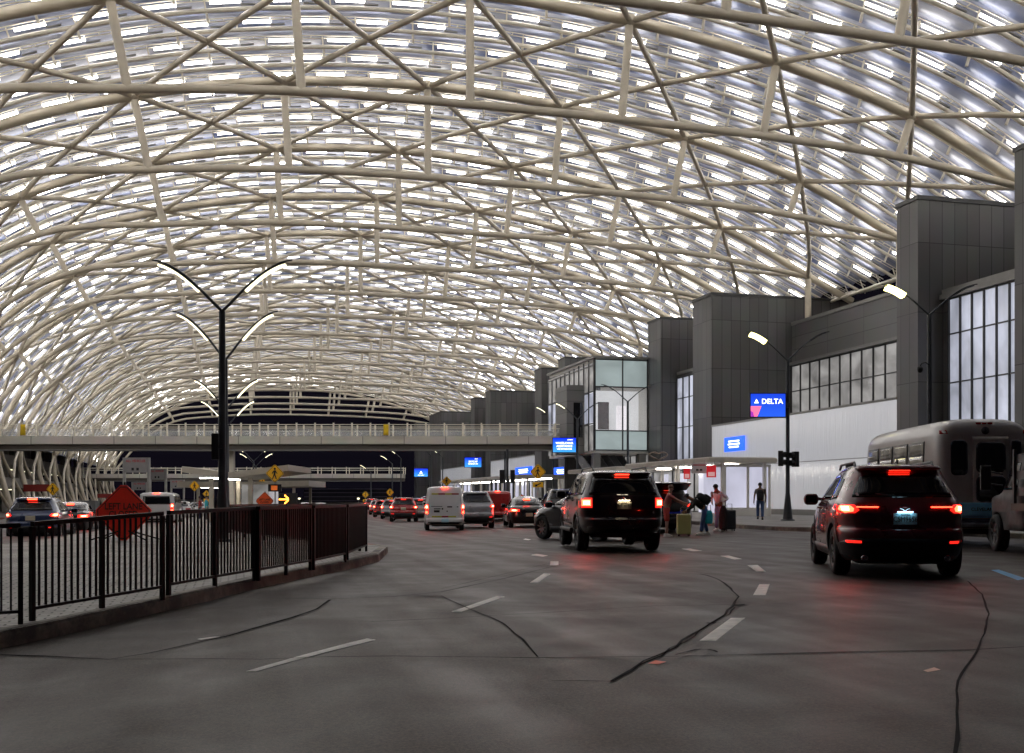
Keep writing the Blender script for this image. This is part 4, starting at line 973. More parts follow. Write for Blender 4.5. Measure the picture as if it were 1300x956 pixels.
# --- other traffic
grey = paintm('silver_paint', (0.30, 0.31, 0.33)); redp = paintm('red_and_red_lit_paint', (0.30, 0.012, 0.012)); navy = paintm('navy_paint', (0.03, 0.05, 0.12)); blk = paintm('black_paint', (0.008, 0.008, 0.009))
whi = paintm('white_paint_car', (0.6, 0.6, 0.6), 0.0); gun = paintm('gunmetal_paint', (0.014, 0.015, 0.018))
def sedan(paint, L=4.75, W_=0.9, Hh=1.45, **kw):
    sp = dict(L=L, hw=W_, paint=paint, r=0.33, tw=0.22, axles=(1.0, 3.8), spokes=8,
        sl=[(0.2, 0.15, L - .2, W_ - .08, 5, 4), (0.3, 0.05, L - .05, W_ - .02, 5, 3.5), (0.5, 0, L, W_, 5, 3.2), (0.7, 0.03, L - .05, W_ - .01, 5, 3.2), (0.85, 0.05, L - .4, W_ - .02, 5, 3.4), (0.93, 0.08, L - .95, W_ - .03, 5, 4), (0.985, 0.14, L - 1.25, W_ - .045, 5, 4.5),
            (1.02, 0.62, L - 1.4, W_ - .09, 5, 5), (1.12, 0.82, L - 1.62, W_ - .14, 5, 5), (1.25, 1.06, L - 1.9, W_ - .2, 5, 5), (1.36, 1.32, L - 2.2, W_ - .26, 4.5, 4.5), (1.42, 1.6, L - 2.5, W_ - .38, 4, 4), (Hh, 2.0, L - 2.7, W_ - .6, 3, 3)],
        side_windows=[[(1.05, 1.04), (2.3, 1.03), (2.3, 1.33), (1.45, 1.33)], [(2.38, 1.03), (3.1, 1.03), (2.6, 1.3), (2.38, 1.34)]], rear_windows=[[(-0.6, 1.05), (0.6, 1.05), (0.5, 1.33), (-0.5, 1.33)]], windscreen=[[(-0.66, 1.04), (0.66, 1.04), (0.54, 1.34), (-0.54, 1.34)]],
        tail=[[(0.45, 0.76), (0.86, 0.76), (0.84, 0.9), (0.45, 0.88)]], lamp=[[(0.55, 0.78), (0.82, 0.78), (0.81, 0.87), (0.55, 0.86)]], core=[[(0.62, 0.8), (0.76, 0.8), (0.76, 0.85), (0.62, 0.85)]], high=(0.15, 1.345, 1.2), mirror=(3.05, 1.02), plate=(0.62, platew),
        head=[[(0.45, 0.62), (0.78, 0.64), (0.78, 0.74), (0.5, 0.70)]])
    sp.update(kw); return sp
base_x = {}
def near_copy(key, mk, name, label, cat, p, vpx, s=1.0, group='cars on the roadway'):
    o_, _ = vehicle(name, label, cat, group, mk); place(o_, p, vpx, s=s); return o_
def gnd(px, zc, dz=0): v = rearpt(px, zc); return v
near_copy('a', xover(grey, Hh=1.72, arches=False), 'crossover_car', 'silver crossover just to the side of the white panel van, brake light glowing', 'car', gnd(605, 49), 470)
o1 = near_copy('b', vanlike(redp, L=5.0, W_=0.95, Hh=1.85, side_windows=[]), 'pickup_truck', 'red boxy pickup far ahead between the silver crossover and the kerb', 'truck', gnd(632, 64), 470)
# cars stopped in the queue on the left lanes (each a copy of one of two builds, own label)
qa, _ = vehicle('crossover_car', 'silver grey hatchback with a bright rear, immediately beside the white van', 'car', 'cars on the roadway', xover(grey, Hh=1.6, arches=False, plate=(0.86, platew)))
place(qa, gnd(534, 70), 520, s=0.98)
qb, _ = vehicle('crossover_car', 'red-lit silver car second from the white van in the queue', 'car', 'cars on the roadway', xover(redp, Hh=1.6, arches=False, plate=(0.86, platew)))  # silver car painted red in place of red light, its copies too
place(qb, gnd(512, 69), 560)
for src, px, zc, vp, lb in ((qa, 497, 84, 540, 'car third from the white van, its brake lights on'), (qb, 486, 96, 540, 'small red-lit car in the middle of the far queue'),
                            (qa, 479, 112, 520, 'far car behind the end of the railing'), (qb, 472, 128, 500, 'farthest red-lit car in the queue beyond the railing'),
                            (qb, 545, 92, 500, 'red-lit car whose roof shows behind the white van')):
    c = copy_tree(src); place(c, gnd(px, zc), vp); c['label'] = lb
# far left road: navy SUV, minivan, far cars
o, S = vehicle('sport_utility_vehicle', 'navy blue SUV with cream plate on the far left roadway behind the railing', 'SUV', 'cars on the left roadway', xover(navy, Hh=1.62, plate=(0.86, platew), high=(0.16, 1.53, 0.42)))
p = W(38, HY, 37.5); place(o, Vector((p.x, p.y, -0.36)), 330)
o, S = vehicle('motor_scooter_car', 'x', 'car', 'cars on the left roadway', sedan(blk)); o.name = 'sedan_car'; o['label'] = 'low black sedan ahead of the navy SUV with one bright brake light showing'
p = W(84, HY, 46); place(o, Vector((p.x, p.y, -0.40)), 300)
o, S = vehicle('minivan', 'white minivan beyond the orange lane sign with a red tail lamp', 'van', 'cars on the left roadway',
    vanlike(whi, L=5.0, W_=0.97, Hh=1.8, rear_windows=[[(-0.74, 1.15), (0.74, 1.15), (0.68, 1.6), (-0.68, 1.6)]], rear_grooves=[], side_windows=[[(0.4, 1.2), (1.6, 1.2), (1.6, 1.58), (0.45, 1.58)], [(1.7, 1.2), (3.4, 1.2), (3.0, 1.58), (1.7, 1.58)]]))
p = W(198, HY, 57); place(o, Vector((p.x, p.y, gz(p.x, p.y))), 400)
o, S = vehicle('sedan_car', 'pale car far along the left road beside the grey gantry signs', 'car', 'cars on the left roadway', sedan(whi, lit=0))
p = W(228, HY, 85); place(o, Vector((p.x, p.y, gz(p.x, p.y))), 330)
for px, zc, lb in ((250, 96, 'second pale car far along the left road'), (160, 80, 'pale parked car below the first gantry sign'), (390, 120, 'pale car far beyond the railing near the arrow board'), (408, 135, 'farthest pale car beyond the railing')):
    c = copy_tree(o); p = W(px, HY, zc); place(c, Vector((p.x, p.y, gz(p.x, p.y))), 330); c['label'] = lb
# grey crossover pulling across, seen from its front left corner: faces down-left
o, S = vehicle('crossover_car', 'dark grey coupe crossover pulling out, its headlight facing the road, behind the tall black SUV', 'car', 'cars on the roadway', xover(gun, Hh=1.6, lit=0, arches=False, spokes=9))
c_, s_ = 0, 0
pf = W(690, HY, 33.4); hd = PI / 2 - (TH + math.atan(40 / F) - math.radians(37))
# front-left corner of the car stands near photo column 680
o.rotation_euler = (0, 0, hd); off = Matrix.Rotation(hd, 3, 'Z') @ Vector((3.62, 0.8, 0)); o.location = Vector((pf.x, pf.y, gz(pf.x, pf.y))) - off
# black sedan at the kerb and the black SUV with its tailgate open
o, S = vehicle('sedan_car', 'small dark sedan at the kerb beside the orange diamond sign', 'car', 'cars at the kerb', sedan(blk, Hh=1.5))
place(o, gnd(672, 50), 520)
o, S = vehicle('sport_utility_vehicle', 'black SUV with raised tailgate being loaded by travellers', 'SUV', 'cars at the kerb', xover(blk, Hh=1.7, L=4.9, rear_windows=[], spoiler=(0.5, 0.9, 1.58, 1.63, 0.6), lit=1))
cargo = S.patch([(-0.72, 0.78), (0.72, 0.78), (0.70, 1.15), (0.60, 1.48), (-0.60, 1.48), (-0.70, 1.15)], 'rear', 0.01).build('cargo_opening', plastic, o)
tg = MB().prism([(-0.05, 1.62), (-0.85, 1.86), (-0.98, 1.83), (-0.98, 1.79), (-0.1, 1.56)], -0.68, 0.68, axis='Y'); tg.v = [(x + 0.55, y, z) for x, y, z in tg.v]
tg.build('open_tailgate', blk, o, 0.02)
MB().b2((0.05, -0.45, 0.72), (0.35, 0.1, 0.86)).build('cargo_bag', mat('blue_bag', (0.01, 0.03, 0.5), 0.5), o)
place(o, gnd(851, 38.5), 600)
o, S = vehicle('pickup_truck', 'dark SUV queued behind the grey crossover by the arrow sign', 'SUV', 'cars at the kerb', xover(blk, Hh=1.75, lit=0)); o.name = 'sport_utility_vehicle'
place(o, gnd(716, 58), 520)
c = copy_tree(o); c['label'] = 'second dark SUV at the kerb ahead of the loading black SUV'; place(c, gnd(838, 50), 620)

# --- shuttle bus
def bus():
    L, w_, Hh = 7.2, 1.2, 3.25
    bw = mat('bus_white', (0.34, 0.32, 0.30), 0.35, coat=0.4, var=0.1); blue = mat('bus_blue_light_band', (0.25, 0.70, 0.95), 0.4, var=0.1); skirt = mat('bus_skirt', (0.05, 0.05, 0.08), 0.4)  # blue light on the lower body painted in as a band
    root = thing('shuttle_bus', 'pale shuttle bus with dark side windows and blue-lit lower band, at the kerb', 'bus')
    S = Shell([(0.45, 0.06, L, w_ - .01, 14, 6), (0.7, 0, L, w_, 14, 6), (1.5, 0, L, w_, 14, 6), (2.6, 0.03, L - .05, w_ - .02, 14, 6), (2.9, 0.07, L - .1, w_ - .07, 12, 6), (3.08, 0.16, L - .25, w_ - .19, 10, 6), (3.2, 0.4, L - .5, w_ - .45, 8, 6), (Hh, 1.0, L - 1.2, w_ - .9, 6, 6)], 3)
    b = S.mesh(96).build('body', [bw, plastic], root); carve(b, [(1.9, s * (w_ - .1), 0.43, 0.5, .6) for s in (-1, 1)])
    P = lambda poly, where, m, nm, off=.01, side=1, par=root: S.patch(poly, where, off, .03, .12, side).build(nm, m, par)
    wg = litmat('bus_side_glass', (0.75, 0.68, 0.58), 0.05, 0.9, (1.2, 1.2, 1.2), 0.05, 0.15)
    for s in (1, -1):
        for x0 in (1.0, 2.35, 3.7, 5.05):
            f = P([(x0, 1.65), (x0 + 1.22, 1.65), (x0 + 1.22, 2.68), (x0, 2.68)], 'side', plastic, 'window_frame', .012, s)
            P([(x0 + .06, 1.7), (x0 + 1.16, 1.7), (x0 + 1.16, 2.3), (x0 + .06, 2.3)], 'side', wg, 'window_pane', .02, s, f)
            P([(x0 + .06, 2.36), (x0 + 1.16, 2.36), (x0 + 1.16, 2.62), (x0 + .06, 2.62)], 'side', wg, 'window_pane', .02, s, f)
        P([(0.1, 0.72), (1.35, 0.72), (1.35, 1.12), (0.1, 1.12)], 'side', blue, 'blue_lit_band', .008, s)
        P([(2.45, 0.72), (6.9, 0.72), (6.9, 1.12), (2.45, 1.12)], 'side', blue, 'blue_lit_band', .008, s)
    def rr(y0, y1, z0, z1, r=0.12):
        out = []
        for cx_, cz_, a0 in ((y1 - r, z0 + r, -90), (y1 - r, z1 - r, 0), (y0 + r, z1 - r, 90), (y0 + r, z0 + r, 180)):
            out += [(cx_ + r * math.cos(math.radians(a0 + 18 * i)), cz_ + r * math.sin(math.radians(a0 + 18 * i))) for i in range(6)]
        return out
    P(rr(0.45, 0.86, 1.78, 2.66), 'rear', carglass, 'rear_window'); P(rr(-0.86, -0.62, 1.78, 2.66, .08), 'rear', carglass, 'rear_window')
    d = P([(-0.55, 0.85), (0.33, 0.85), (0.33, 2.75), (-0.55, 2.75)], 'rear', bw, 'emergency_door', .02)
    P(rr(-0.47, 0.25, 1.85, 2.6), 'rear', carglass, 'door_window', .03, 1, d); P(rr(-0.47, 0.25, 1.12, 1.76), 'rear', carglass, 'door_window', .03, 1, d)
    MB().b2((-0.045, 0.1, 1.75), (-0.03, 0.2, 1.82)).build('door_handle', chrome, d)
    P([(-1.14, 0.72), (1.14, 0.72), (1.14, 1.10), (-1.14, 1.10)], 'rear', blue, 'blue_lit_panel', .026)
    text('CLEVELAND ELECTRIC', 0.115, plastic, root, (S.rear(0, .9) - .032, 0.38, 0.93), (PI / 2, 0, -PI / 2), 'company_lettering', align='LEFT')
    P([(-1.12, 0.47), (1.12, 0.47), (1.12, 0.70), (-1.12, 0.70)], 'rear', skirt, 'skirt', .02)
    MB().b2((-0.16, -1.15, 0.5), (0.0, 1.15, 0.60)).build('rear_bumper', mat('bumper_steel', (0.35, 0.4, 0.45), 0.35, metal=.5), root, .02)
    for y in (-1.0, 1.0):
        P([(y - .08, 2.82), (y + .08, 2.82), (y + .06, 2.92), (y - .06, 2.92)], 'rear', red_dim, 'marker_light', .02)
        P([(y - .07, 1.2), (y + .07, 1.2), (y + .07, 1.4), (y - .07, 1.4)], 'rear', red_dim, 'tail_light', .02)
    for y in (-.14, 0, .14):
        MB().b2((0.10, y - .05, 3.06), (0.2, y + .05, 3.11)).build('marker_light', red_dim, root)
    MB().lathe([(0.002, -.03), (0.09, -.02), (0.1, 0.02)], (0.05, 0, 2.9), 'X', 20).build('rear_camera_housing', plastic, root)
    for s in (-1, 1):
        wheel(root, 1.9, s * 1.0, 0.42, 0.3, alloy, 8, s); wheel(root, 6.6, s * 1.0, 0.42, 0.25, alloy, 8, s)
    # cab
    cb = Shell([(0.45, L - .2, L + 1.4, 1.0, 5, 4), (1.3, L - .2, L + 1.35, 1.0, 5, 4), (1.45, L - .2, L + 0.9, .96, 5, 4), (2.2, L - .2, L + .35, .85, 5, 4), (2.3, L - .2, L + .1, .6, 5, 4)], 3)
    cb.mesh(48).build('cab', bw, root); cb.patch([(-.8, 1.5), (.8, 1.5), (.7, 2.15), (-.7, 2.15)], 'front', .01).build('windscreen', carglass, root)
    for s in (-1, 1):
        m = MB().tube([(L + .2, s * .95, 1.9), (L + .25, s * 1.45, 2.0)], .02, 6); m.b2((L + .2, s * 1.3, 1.75), (L + .3, s * 1.55, 2.3)); m.build('wing_mirror', plastic, root, .02)
    MB().b2((0.6, -.8, 0.3), (L, .8, 0.5)).build('chassis', plastic, root)
    return root
b = bus(); p = rearpt(1252, 26.5); place(b, Vector((p.x, p.y, 0)), 724)

# --- stake-bed truck at the right edge
def truck():
    root = thing('stakebed_truck', 'work truck with black stake sides and worn white fender at the photo edge', 'truck')
    wf = mat('worn_white_fender', (0.13, 0.125, 0.12), 0.4, var=0.7, vscale=5); bp_ = mat('stake_steel', (0.02, 0.02, 0.02), 0.35)
    S = Shell([(0.5, 3.1, 5.6, 0.95, 8, 5), (1.1, 3.1, 5.6, 0.98, 8, 5), (1.25, 3.1, 5.4, 0.97, 8, 5), (1.35, 3.1, 4.7, 0.95, 8, 5), (1.8, 3.1, 4.3, 0.88, 7, 5), (2.1, 3.15, 4.0, 0.8, 7, 5), (2.15, 3.3, 3.8, 0.6, 5, 5)], 3)
    cab = S.mesh(64).build('cab', [wf, plastic], root); carve(cab, [(4.7, s * .9, .42, .48, .6) for s in (-1, 1)])
    S.patch([(-.7, 1.45), (.7, 1.45), (.6, 2.0), (-.6, 2.0)], 'rear', .01).build('rear_window', carglass, root)
    S.patch([(3.3, 1.4), (4.3, 1.4), (4.1, 1.95), (3.3, 2.0)], 'side', .01, side=1).build('side_window', carglass, root)
    MB().b2((0, -1.15, 0.95), (3.0, 1.15, 1.1)).build('flatbed', mat('bed_wood', (0.10, 0.05, 0.03), 0.6), root)
    for s in (-1, 1):
        for i in range(4):
            x = 0.12 + i * 0.92
            st = MB().b2((x - .05, s * 1.11 - .03, 1.1), (x + .05, s * 1.11 + .03, 2.25)).build('stake', bp_, root)
        for z in (1.35, 1.7, 2.05): MB().b2((0.05, s * 1.08 - .012, z - .09), (2.95, s * 1.08 + .012, z + .09)).build('side_rail', bp_, root)
        MB().b2((0.9, s * 1.0 - .25, .45), (1.7, s * 1.0 + .1, .9)).build('tool_box', wf, root, .02)
        wheel(root, 0.9 - .3, s * .95, .42, .26, alloy, 8, s); wheel(root, 4.7, s * .92, .42, .26, alloy, 8, s)
        m = MB().tube([(4.3, s * .95, 1.5), (4.35, s * 1.35, 1.55)], .02, 6); m.tube([(4.3, s * .95, 1.75), (4.35, s * 1.35, 1.85)], .02, 6); m.b2((4.3, s * 1.2, 1.4), (4.38, s * 1.42, 1.95)); m.build('wing_mirror', plastic, root, .01)
    MB().b2((0.2, -.5, .6), (5.2, .5, .93)).build('chassis', plastic, root)
    for s in (-1, 1):
        MB().b2((-.04, s * .8 - .12, .8), (0, s * .8 + .12, .92)).build('tail_light', red_dim, root)
    return root
t = truck(); p = W(1430, HY, 19.6); place(t, Vector((p.x, p.y, 0)), 870)
# ---------------------------------------------------------------- footbridges
def footbridge(px0, px1, zc, zoff, label, posts=1.6, depth=3.4, near=True):
    root = thing('footbridge', label, 'footbridge'); a = W(px0, HY, zc); b = W(px1, HY, zc)
    L = (b - a).length; root.location = (a.x, a.y, zoff); root.rotation_euler = (0, 0, math.atan2(b.y - a.y, b.x - a.x))
    conc = panelmat('bridge_fascia_' + str(int(zc)), (0.66, 0.62, 0.54), 2.6, 9, seam=0.45, sw=0.03, rough=0.5, metal=0, var=0.05)
    d = MB().b2((0, 0, 5.92), (L, depth, 6.62)).build('deck', conc, root)
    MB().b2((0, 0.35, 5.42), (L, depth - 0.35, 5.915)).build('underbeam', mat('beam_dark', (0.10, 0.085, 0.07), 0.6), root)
    MB().b2((0, -0.02, 5.36), (L, 0.33, 5.44)).build('drip_rail', trim, root)
    n = int(L / posts); gp = glassmat('balustrade_glass', (0.8, 0.82, 0.8), 0.8, 0.05) if near else None
    for s, y in ((0, 0.08), (1, depth - 0.08)):
        r = MB(); r.b2((0, y - 0.03, 7.60), (L, y + 0.03, 7.66)); r.b2((0, y - 0.03, 7.24), (L, y + 0.03, 7.29))
        for i in range(n + 1):
            x = L * i / n; r.b2((x - 0.07, y - 0.04, 6.62), (x + 0.07, y + 0.04, 7.78))
        r.build('railing', creamD, root)
        if near: MB().b2((0, y - 0.008, 6.68), (L, y + 0.008, 7.22)).build('glass_infill', gp, root)
    return root, L
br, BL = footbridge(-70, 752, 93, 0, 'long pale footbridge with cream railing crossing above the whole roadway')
for px in (293, -20, 757):
    p = W(px, HY, 94.6); c = MB().b2((-0.3, -0.3, gz(p.x, p.y) if px < 700 else 0.15), (0.3, 0.3, 5.40)); o = c.build('pier', creamD, br)
    o.matrix_parent_inverse = Matrix(); inv = Matrix.Translation(br.location) @ Matrix.Rotation(br.rotation_euler.z, 4, 'Z')
    q = inv.inverted() @ Vector((p.x, p.y, 0)); o.location = q
tg = MB(); tg.b2((0, 0, 6.7), (0.06, 0.3, 7.6)); 
for px, col in ((29, 'yellow_cloth'), (490, 'yellow_cloth')):
    p = W(px, 546, 92.6); m = MB()
    m.v = []; vs = []
    for i in range(5):
        for k in range(4): vs.append(((k - 1.5) * 0.15, 0.05 * math.sin(i * 1.3 + k), -i * 0.24))
    m.add(vs, [(i * 4 + k, i * 4 + k + 1, i * 4 + k + 5, i * 4 + k + 4) for i in range(4) for k in range(3)], 0, True)
    o = m.build('hanging_cloth', mat('yellow_cloth', (0.75, 0.50, 0.01), 0.7)); o.location = (p.x, p.y, p.z + 0.5); o.rotation_euler = (0, 0, -TH)
    md = o.modifiers.new('t', 'SOLIDIFY'); md.thickness = 0.02
    tag(o, 'yellow cloth hanging on the footbridge railing at its ' + ('left end' if px < 100 else 'middle above the traffic queue'), 'cloth')
b2_, _ = footbridge(96, 512, 180, -1.35, 'second smaller footbridge farther down the road under the first', 2.4, 3.4, False)

# ---------------------------------------------------------------- lamp posts
def lamp(name, label, loc, hj, htip, half, lit, rz, group, hot=False, base=0.16, head=1.5, second=None, r0=0.10):
    root = thing(name, label, 'street lamp', loc, rz, group)
    p = MB().tube([(0, 0, 0), (0, 0, 0.02), (0, 0, 1.1), (0, 0, 1.3), (0, 0, hj)], [base, base, r0 * 1.25, r0, r0 * 0.8], 14)
    p.lathe([(base + 0.1, 0), (base + 0.1, 0.05), (base, 0.08)], (0, 0, 0), n=14); p.build('pole', polem, root)
    def arms(hj_, ht, hf, sides):
        for s, on in sides:
            pts = []
            for i in range(11):
                t = i / 10; pts.append(Vector((s * hf * (t ** 0.9), 0, hj_ + (ht - hj_) * (1 - (1 - t) ** 1.75))))
            a = MB().tube(pts, [0.042 - 0.022 * i / 10 for i in range(11)], 8).build('arm', polem, root)
            k0 = 10 - int(round(10 * min(0.9, head / (hf * 1.3)))); hp = [q + Vector((0, 0, -0.05)) for q in pts[k0:10]]
            h = MB()
            for q, q2 in zip(hp[:-1], hp[1:]): h.bar(q, q2, 0.24 if hot else 0.1, 0.03)
            hd_ = h.build('lamp_head', polem, a)
            if on:
                e = MB()
                for q, q2 in zip(hp[:-1], hp[1:]):
                    z = Vector((0, 0, -0.05)); e.bar(q + z, q2 + z, 0.34 if hot else 0.12, 0.17 if hot else 0.055)
                e.build('light_strip', LAMPHOT if hot else LAMPLED, a)
    arms(hj, htip, half, lit)
    if second: arms(*second)
    return root
ZR = -TH
def at(px, zc, up=0.15):
    p = W(px, HY, zc); return Vector((p.x, p.y, (gz(p.x, p.y) if p.x < 19 else 0) + up))
BOTH = ((-1, 1), (1, 1)); LEFT = ((-1, 1), (1, 0))
ml = [(282, 27, 'nearest tall twin-armed lamp post on the railed island'), (286, 36, 'second twin-armed lamp post, its lower arms just behind the nearest post'),
      (287, 55, 'third twin-armed lamp post on the island'), (289, 66, 'fourth twin-armed lamp post on the island'),
      (322, 118, 'small far twin lamp under the footbridge, above the median shelter'), (325, 132, 'second small far twin lamp under the footbridge, slightly lower than the first')]
for i, (px, zc, lb) in enumerate(ml):
    L0 = at(px, zc)
    lamp('street_lamp', lb, L0, 5.85, 7.15 + (0.35 if i else 0), 1.78 if i < 4 else 2.2, BOTH, ZR, 'twin lamp posts on the island', head=1.55)
MBs = MB()
o = thing('control_cabinet', 'black box strapped to the side of the nearest island lamp post', 'cabinet', at(282, 27, 0.15))
p = W(273, 567, 26.8); o.location = (p.x, p.y, p.z)
MB().b2((-0.09, -0.09, -0.33), (0.09, 0.09, 0.33)).build('box', blackm, o, 0.01); MB().b2((0.09, -0.04, -0.05), (0.17, 0.04, 0.05)).build('bracket', polem, o)
rl = [(1180, 40, 'nearest kerb lamp with one blazing head, rising behind the shuttle bus', 7.95, 9.1, 1.8, True), (1000, 49.8, 'kerb lamp that carries the blue airline screen', 7.5, 8.85, 1.95, False),
      (797, 80, 'unlit twin-armed kerb lamp before the glazed gallery', 8.3, 9.6, 2.0, None), (733, 86, 'kerb lamp that carries the wheelchair screen beside the gallery', 7.4, 8.8, 1.9, False)]
for px, zc, lb, hj, ht, hf, hot in rl:
    L0 = at(px, zc, 0.15); lit = LEFT if hot is not None else ((-1, 0), (1, 0))
    lamp('street_lamp', lb, L0, hj, ht, hf, lit, ZR, 'lamp posts along the terminal kerb', hot=bool(hot) or px == 1000, base=0.24, head=1.25)
for i, (px, py, zc) in enumerate(((693, 520, 112), (500, 574, 150), (489, 582, 160), (462, 594, 172), (538, 570, 140), (553, 573, 150), (632, 556, 104))):
    L0 = at(px + 9, zc, 0.15); t = H + (HY - py + 4) / F * zc
    lamp('street_lamp', 'far lit kerb lamp number %s from the gallery, seen %s' % (('one', 'two', 'three', 'four', 'five', 'six', 'seven')[i], ('past the gallery corner', 'beneath the footbridge', 'beneath the footbridge beside another', 'low above the second footbridge', 'by the far screen', 'near the far grey tower', 'through the footbridge railing')[i]),
         L0, t - L0.z - 1.3, t - L0.z, 1.9, ((-1, 1),), ZR, 'far lamp posts along the kerb', head=1.6)

# security camera and signal heads on kerb posts
p = W(1168, 468, 39.9); o = thing('security_camera', 'dark dome camera on a curved arm on the nearest kerb lamp', 'camera', p, ZR)
MB().tube([(0.34, 0, 0.15), (0.2, 0, 0.24), (0.06, 0, 0.2), (0, 0, 0.08)], 0.025, 8).build('arm', blackm, o)
MB().lathe([(0.002, -0.16), (0.08, -0.13), (0.11, -0.04), (0.11, 0.05), (0.05, 0.09)], (0, 0, 0)).build('dome', blackm, o)
def signal(px, py, zc, yaw, lb):
    p = W(px, py, zc); o = thing('traffic_signal', lb, 'traffic light', p, ZR + yaw, 'pedestrian signals on kerb posts')
    MB().b2((-0.16, -0.12, -0.36), (0.16, 0.1, 0.36)).build('housing', blackm, o, 0.02)
    for z in (-0.18, 0.18):
        m = MB().lathe([(0.13, 0), (0.14, -0.18), (0.128, -0.18), (0.118, 0)], (0, -0.12, z), 'Y', 16); m.build('visor', blackm, o)
        MB().lathe([(0.002, 0), (0.115, -0.01)], (0, -0.125, z), 'Y', 16).build('lens', plastic, o)
    return o
signal(991, 582, 49.7, 1.2, 'brown black signal head, on the road side of the airline screen post')
signal(1010, 583, 49.7, -1.2, 'brown black signal head, on the building side of the airline screen post')
for px, zc, nm in ((644, 72, 'first'),):
    L0 = at(px, zc); o = thing('signal_post', 'slim dark post with twin signal heads near the orange diamond sign', 'post', L0, ZR)
    MB().tube([(0, 0, 0), (0, 0, 4.4)], 0.09, 10).build('pole', polem, o)
    for s in (-1, 1): MB().b2((s * 0.36 - 0.16, -0.15, 2.1), (s * 0.36 + 0.16, 0.15, 3.0)).build('signal_head', blackm, o, 0.02)

# ---------------------------------------------------------------- digital screens
def grad_screen(name, c0, c1):
    m, nt, b = newmat(name); tc = N(nt, 'ShaderNodeTexCoord'); sp = N(nt, 'ShaderNodeSeparateXYZ'); nt.links.new(tc.outputs['Generated'], sp.inputs[0])
    r = N(nt, 'ShaderNodeValToRGB'); r.color_ramp.elements[0].color = (*c0, 1); r.color_ramp.elements[1].color = (*c1, 1)
    nt.links.new(sp.outputs['Z'], r.inputs[0]); nt.links.new(r.outputs[0], b.inputs['Emission Color']); b.inputs['Emission Strength'].default_value = 1.0
    b.inputs['Base Color'].default_value = (0.01, 0.02, 0.05, 1); b.inputs['Roughness'].default_value = 0.2; return m
scr_d = grad_screen('airline_display', (0.02, 0.10, 0.70), (0.01, 0.05, 0.62)); scr_w = grad_screen('assist_display', (0.05, 0.35, 0.95), (0.0, 0.01, 0.85))
pinkm = mat('pink_display', (1, 0.2, 0.4), 0.3, emit=0.9, ecol=(0.95, 0.16, 0.32)); purp = mat('purple_display', (0.4, 0.05, 0.5), 0.3, emit=0.7, ecol=(0.35, 0.03, 0.45))
def dscreen(x0, x1, y0, y1, zc, lb, scr, lines):
    c = W((x0 + x1) / 2, (y0 + y1) / 2, zc); k = zc / F; w_ = (x1 - x0) * k; h_ = (y1 - y0) * k
    o = thing('digital_screen', lb, 'screen', c, ZR)
    MB().b2((-w_ / 2 - .05, 0, -h_ / 2 - .05), (w_ / 2 + .05, 0.16, h_ / 2 + .05)).build('housing', blackm, o, 0.01)
    s = MB().b2((-w_ / 2, -0.012, -h_ / 2), (w_ / 2, -0.001, h_ / 2)).build('display', scr, o)
    MB().b2((w_ / 2 + .04, 0.05, -0.1), (w_ / 2 + .22, 0.12, 0.1)).build('bracket', polem, o)
    for tx, ty, sz, body in lines:
        text(body, h_ * sz, whitelit, s, (tx * w_, -0.018, ty * h_), bold=0.004 * h_, name='lettering')
    return o, s, w_, h_
o, s, w_, h_ = dscreen(953, 997, 500, 529, 49.6, 'blue screen with white airline name and pink block, on a kerb lamp post', scr_d, [(0.12, 0.16, 0.31, 'DELTA')])
MB().prism([(-0.40 * w_, 0.09 * h_), (-0.27 * w_, 0.09 * h_), (-0.335 * w_, 0.28 * h_)], -0.02, -0.014, axis='Y').build('triangle_emblem', whitelit, s)
MB().prism([(-0.5 * w_, -0.5 * h_), (-0.31 * w_, -0.5 * h_), (-0.19 * w_, -0.04 * h_), (-0.5 * w_, -0.04 * h_)], -0.02, -0.014, axis='Y').build('pink_block', pinkm, s)
MB().prism([(-0.5 * w_, -0.5 * h_), (-0.40 * w_, -0.5 * h_), (-0.43 * w_, -0.3 * h_), (-0.5 * w_, -0.24 * h_)], -0.024, -0.0205, axis='Y').build('purple_block', purp, s)
dscreen(702, 731, 556, 574, 85.6, 'blue screen reading wheelchair assistance, hung beside the gallery lamp post', scr_w, [(0, 0.13, 0.20, 'WHEELCHAIR'), (0, -0.08, 0.20, 'ASSISTANCE'), (0, -0.28, 0.15, 'USE INTERCOM'), (0.25, 0.37, 0.09, '\u25b2 DELTA')])
dscreen(590, 611, 581, 593, 108, 'small blue screen under the footbridge between the two grey towers', scr_w, [(0, 0.08, 0.26, 'SKYCAP'), (0, -0.16, 0.22, 'CHECK-IN'), (0.2, 0.36, 0.11, 'DELTA')])
o, s, w_, h_ = dscreen(526, 543, 595, 605, 128, 'smallest blue screen with a triangle, left of the white panel van roof', scr_w, [(0, -0.33, 0.16, 'DELTA SKY')])
MB().prism([(-0.12 * w_, -0.12 * h_), (0.12 * w_, -0.12 * h_), (0, 0.22 * h_)], -0.02, -0.014, axis='Y').build('triangle_emblem', whitelit, s)

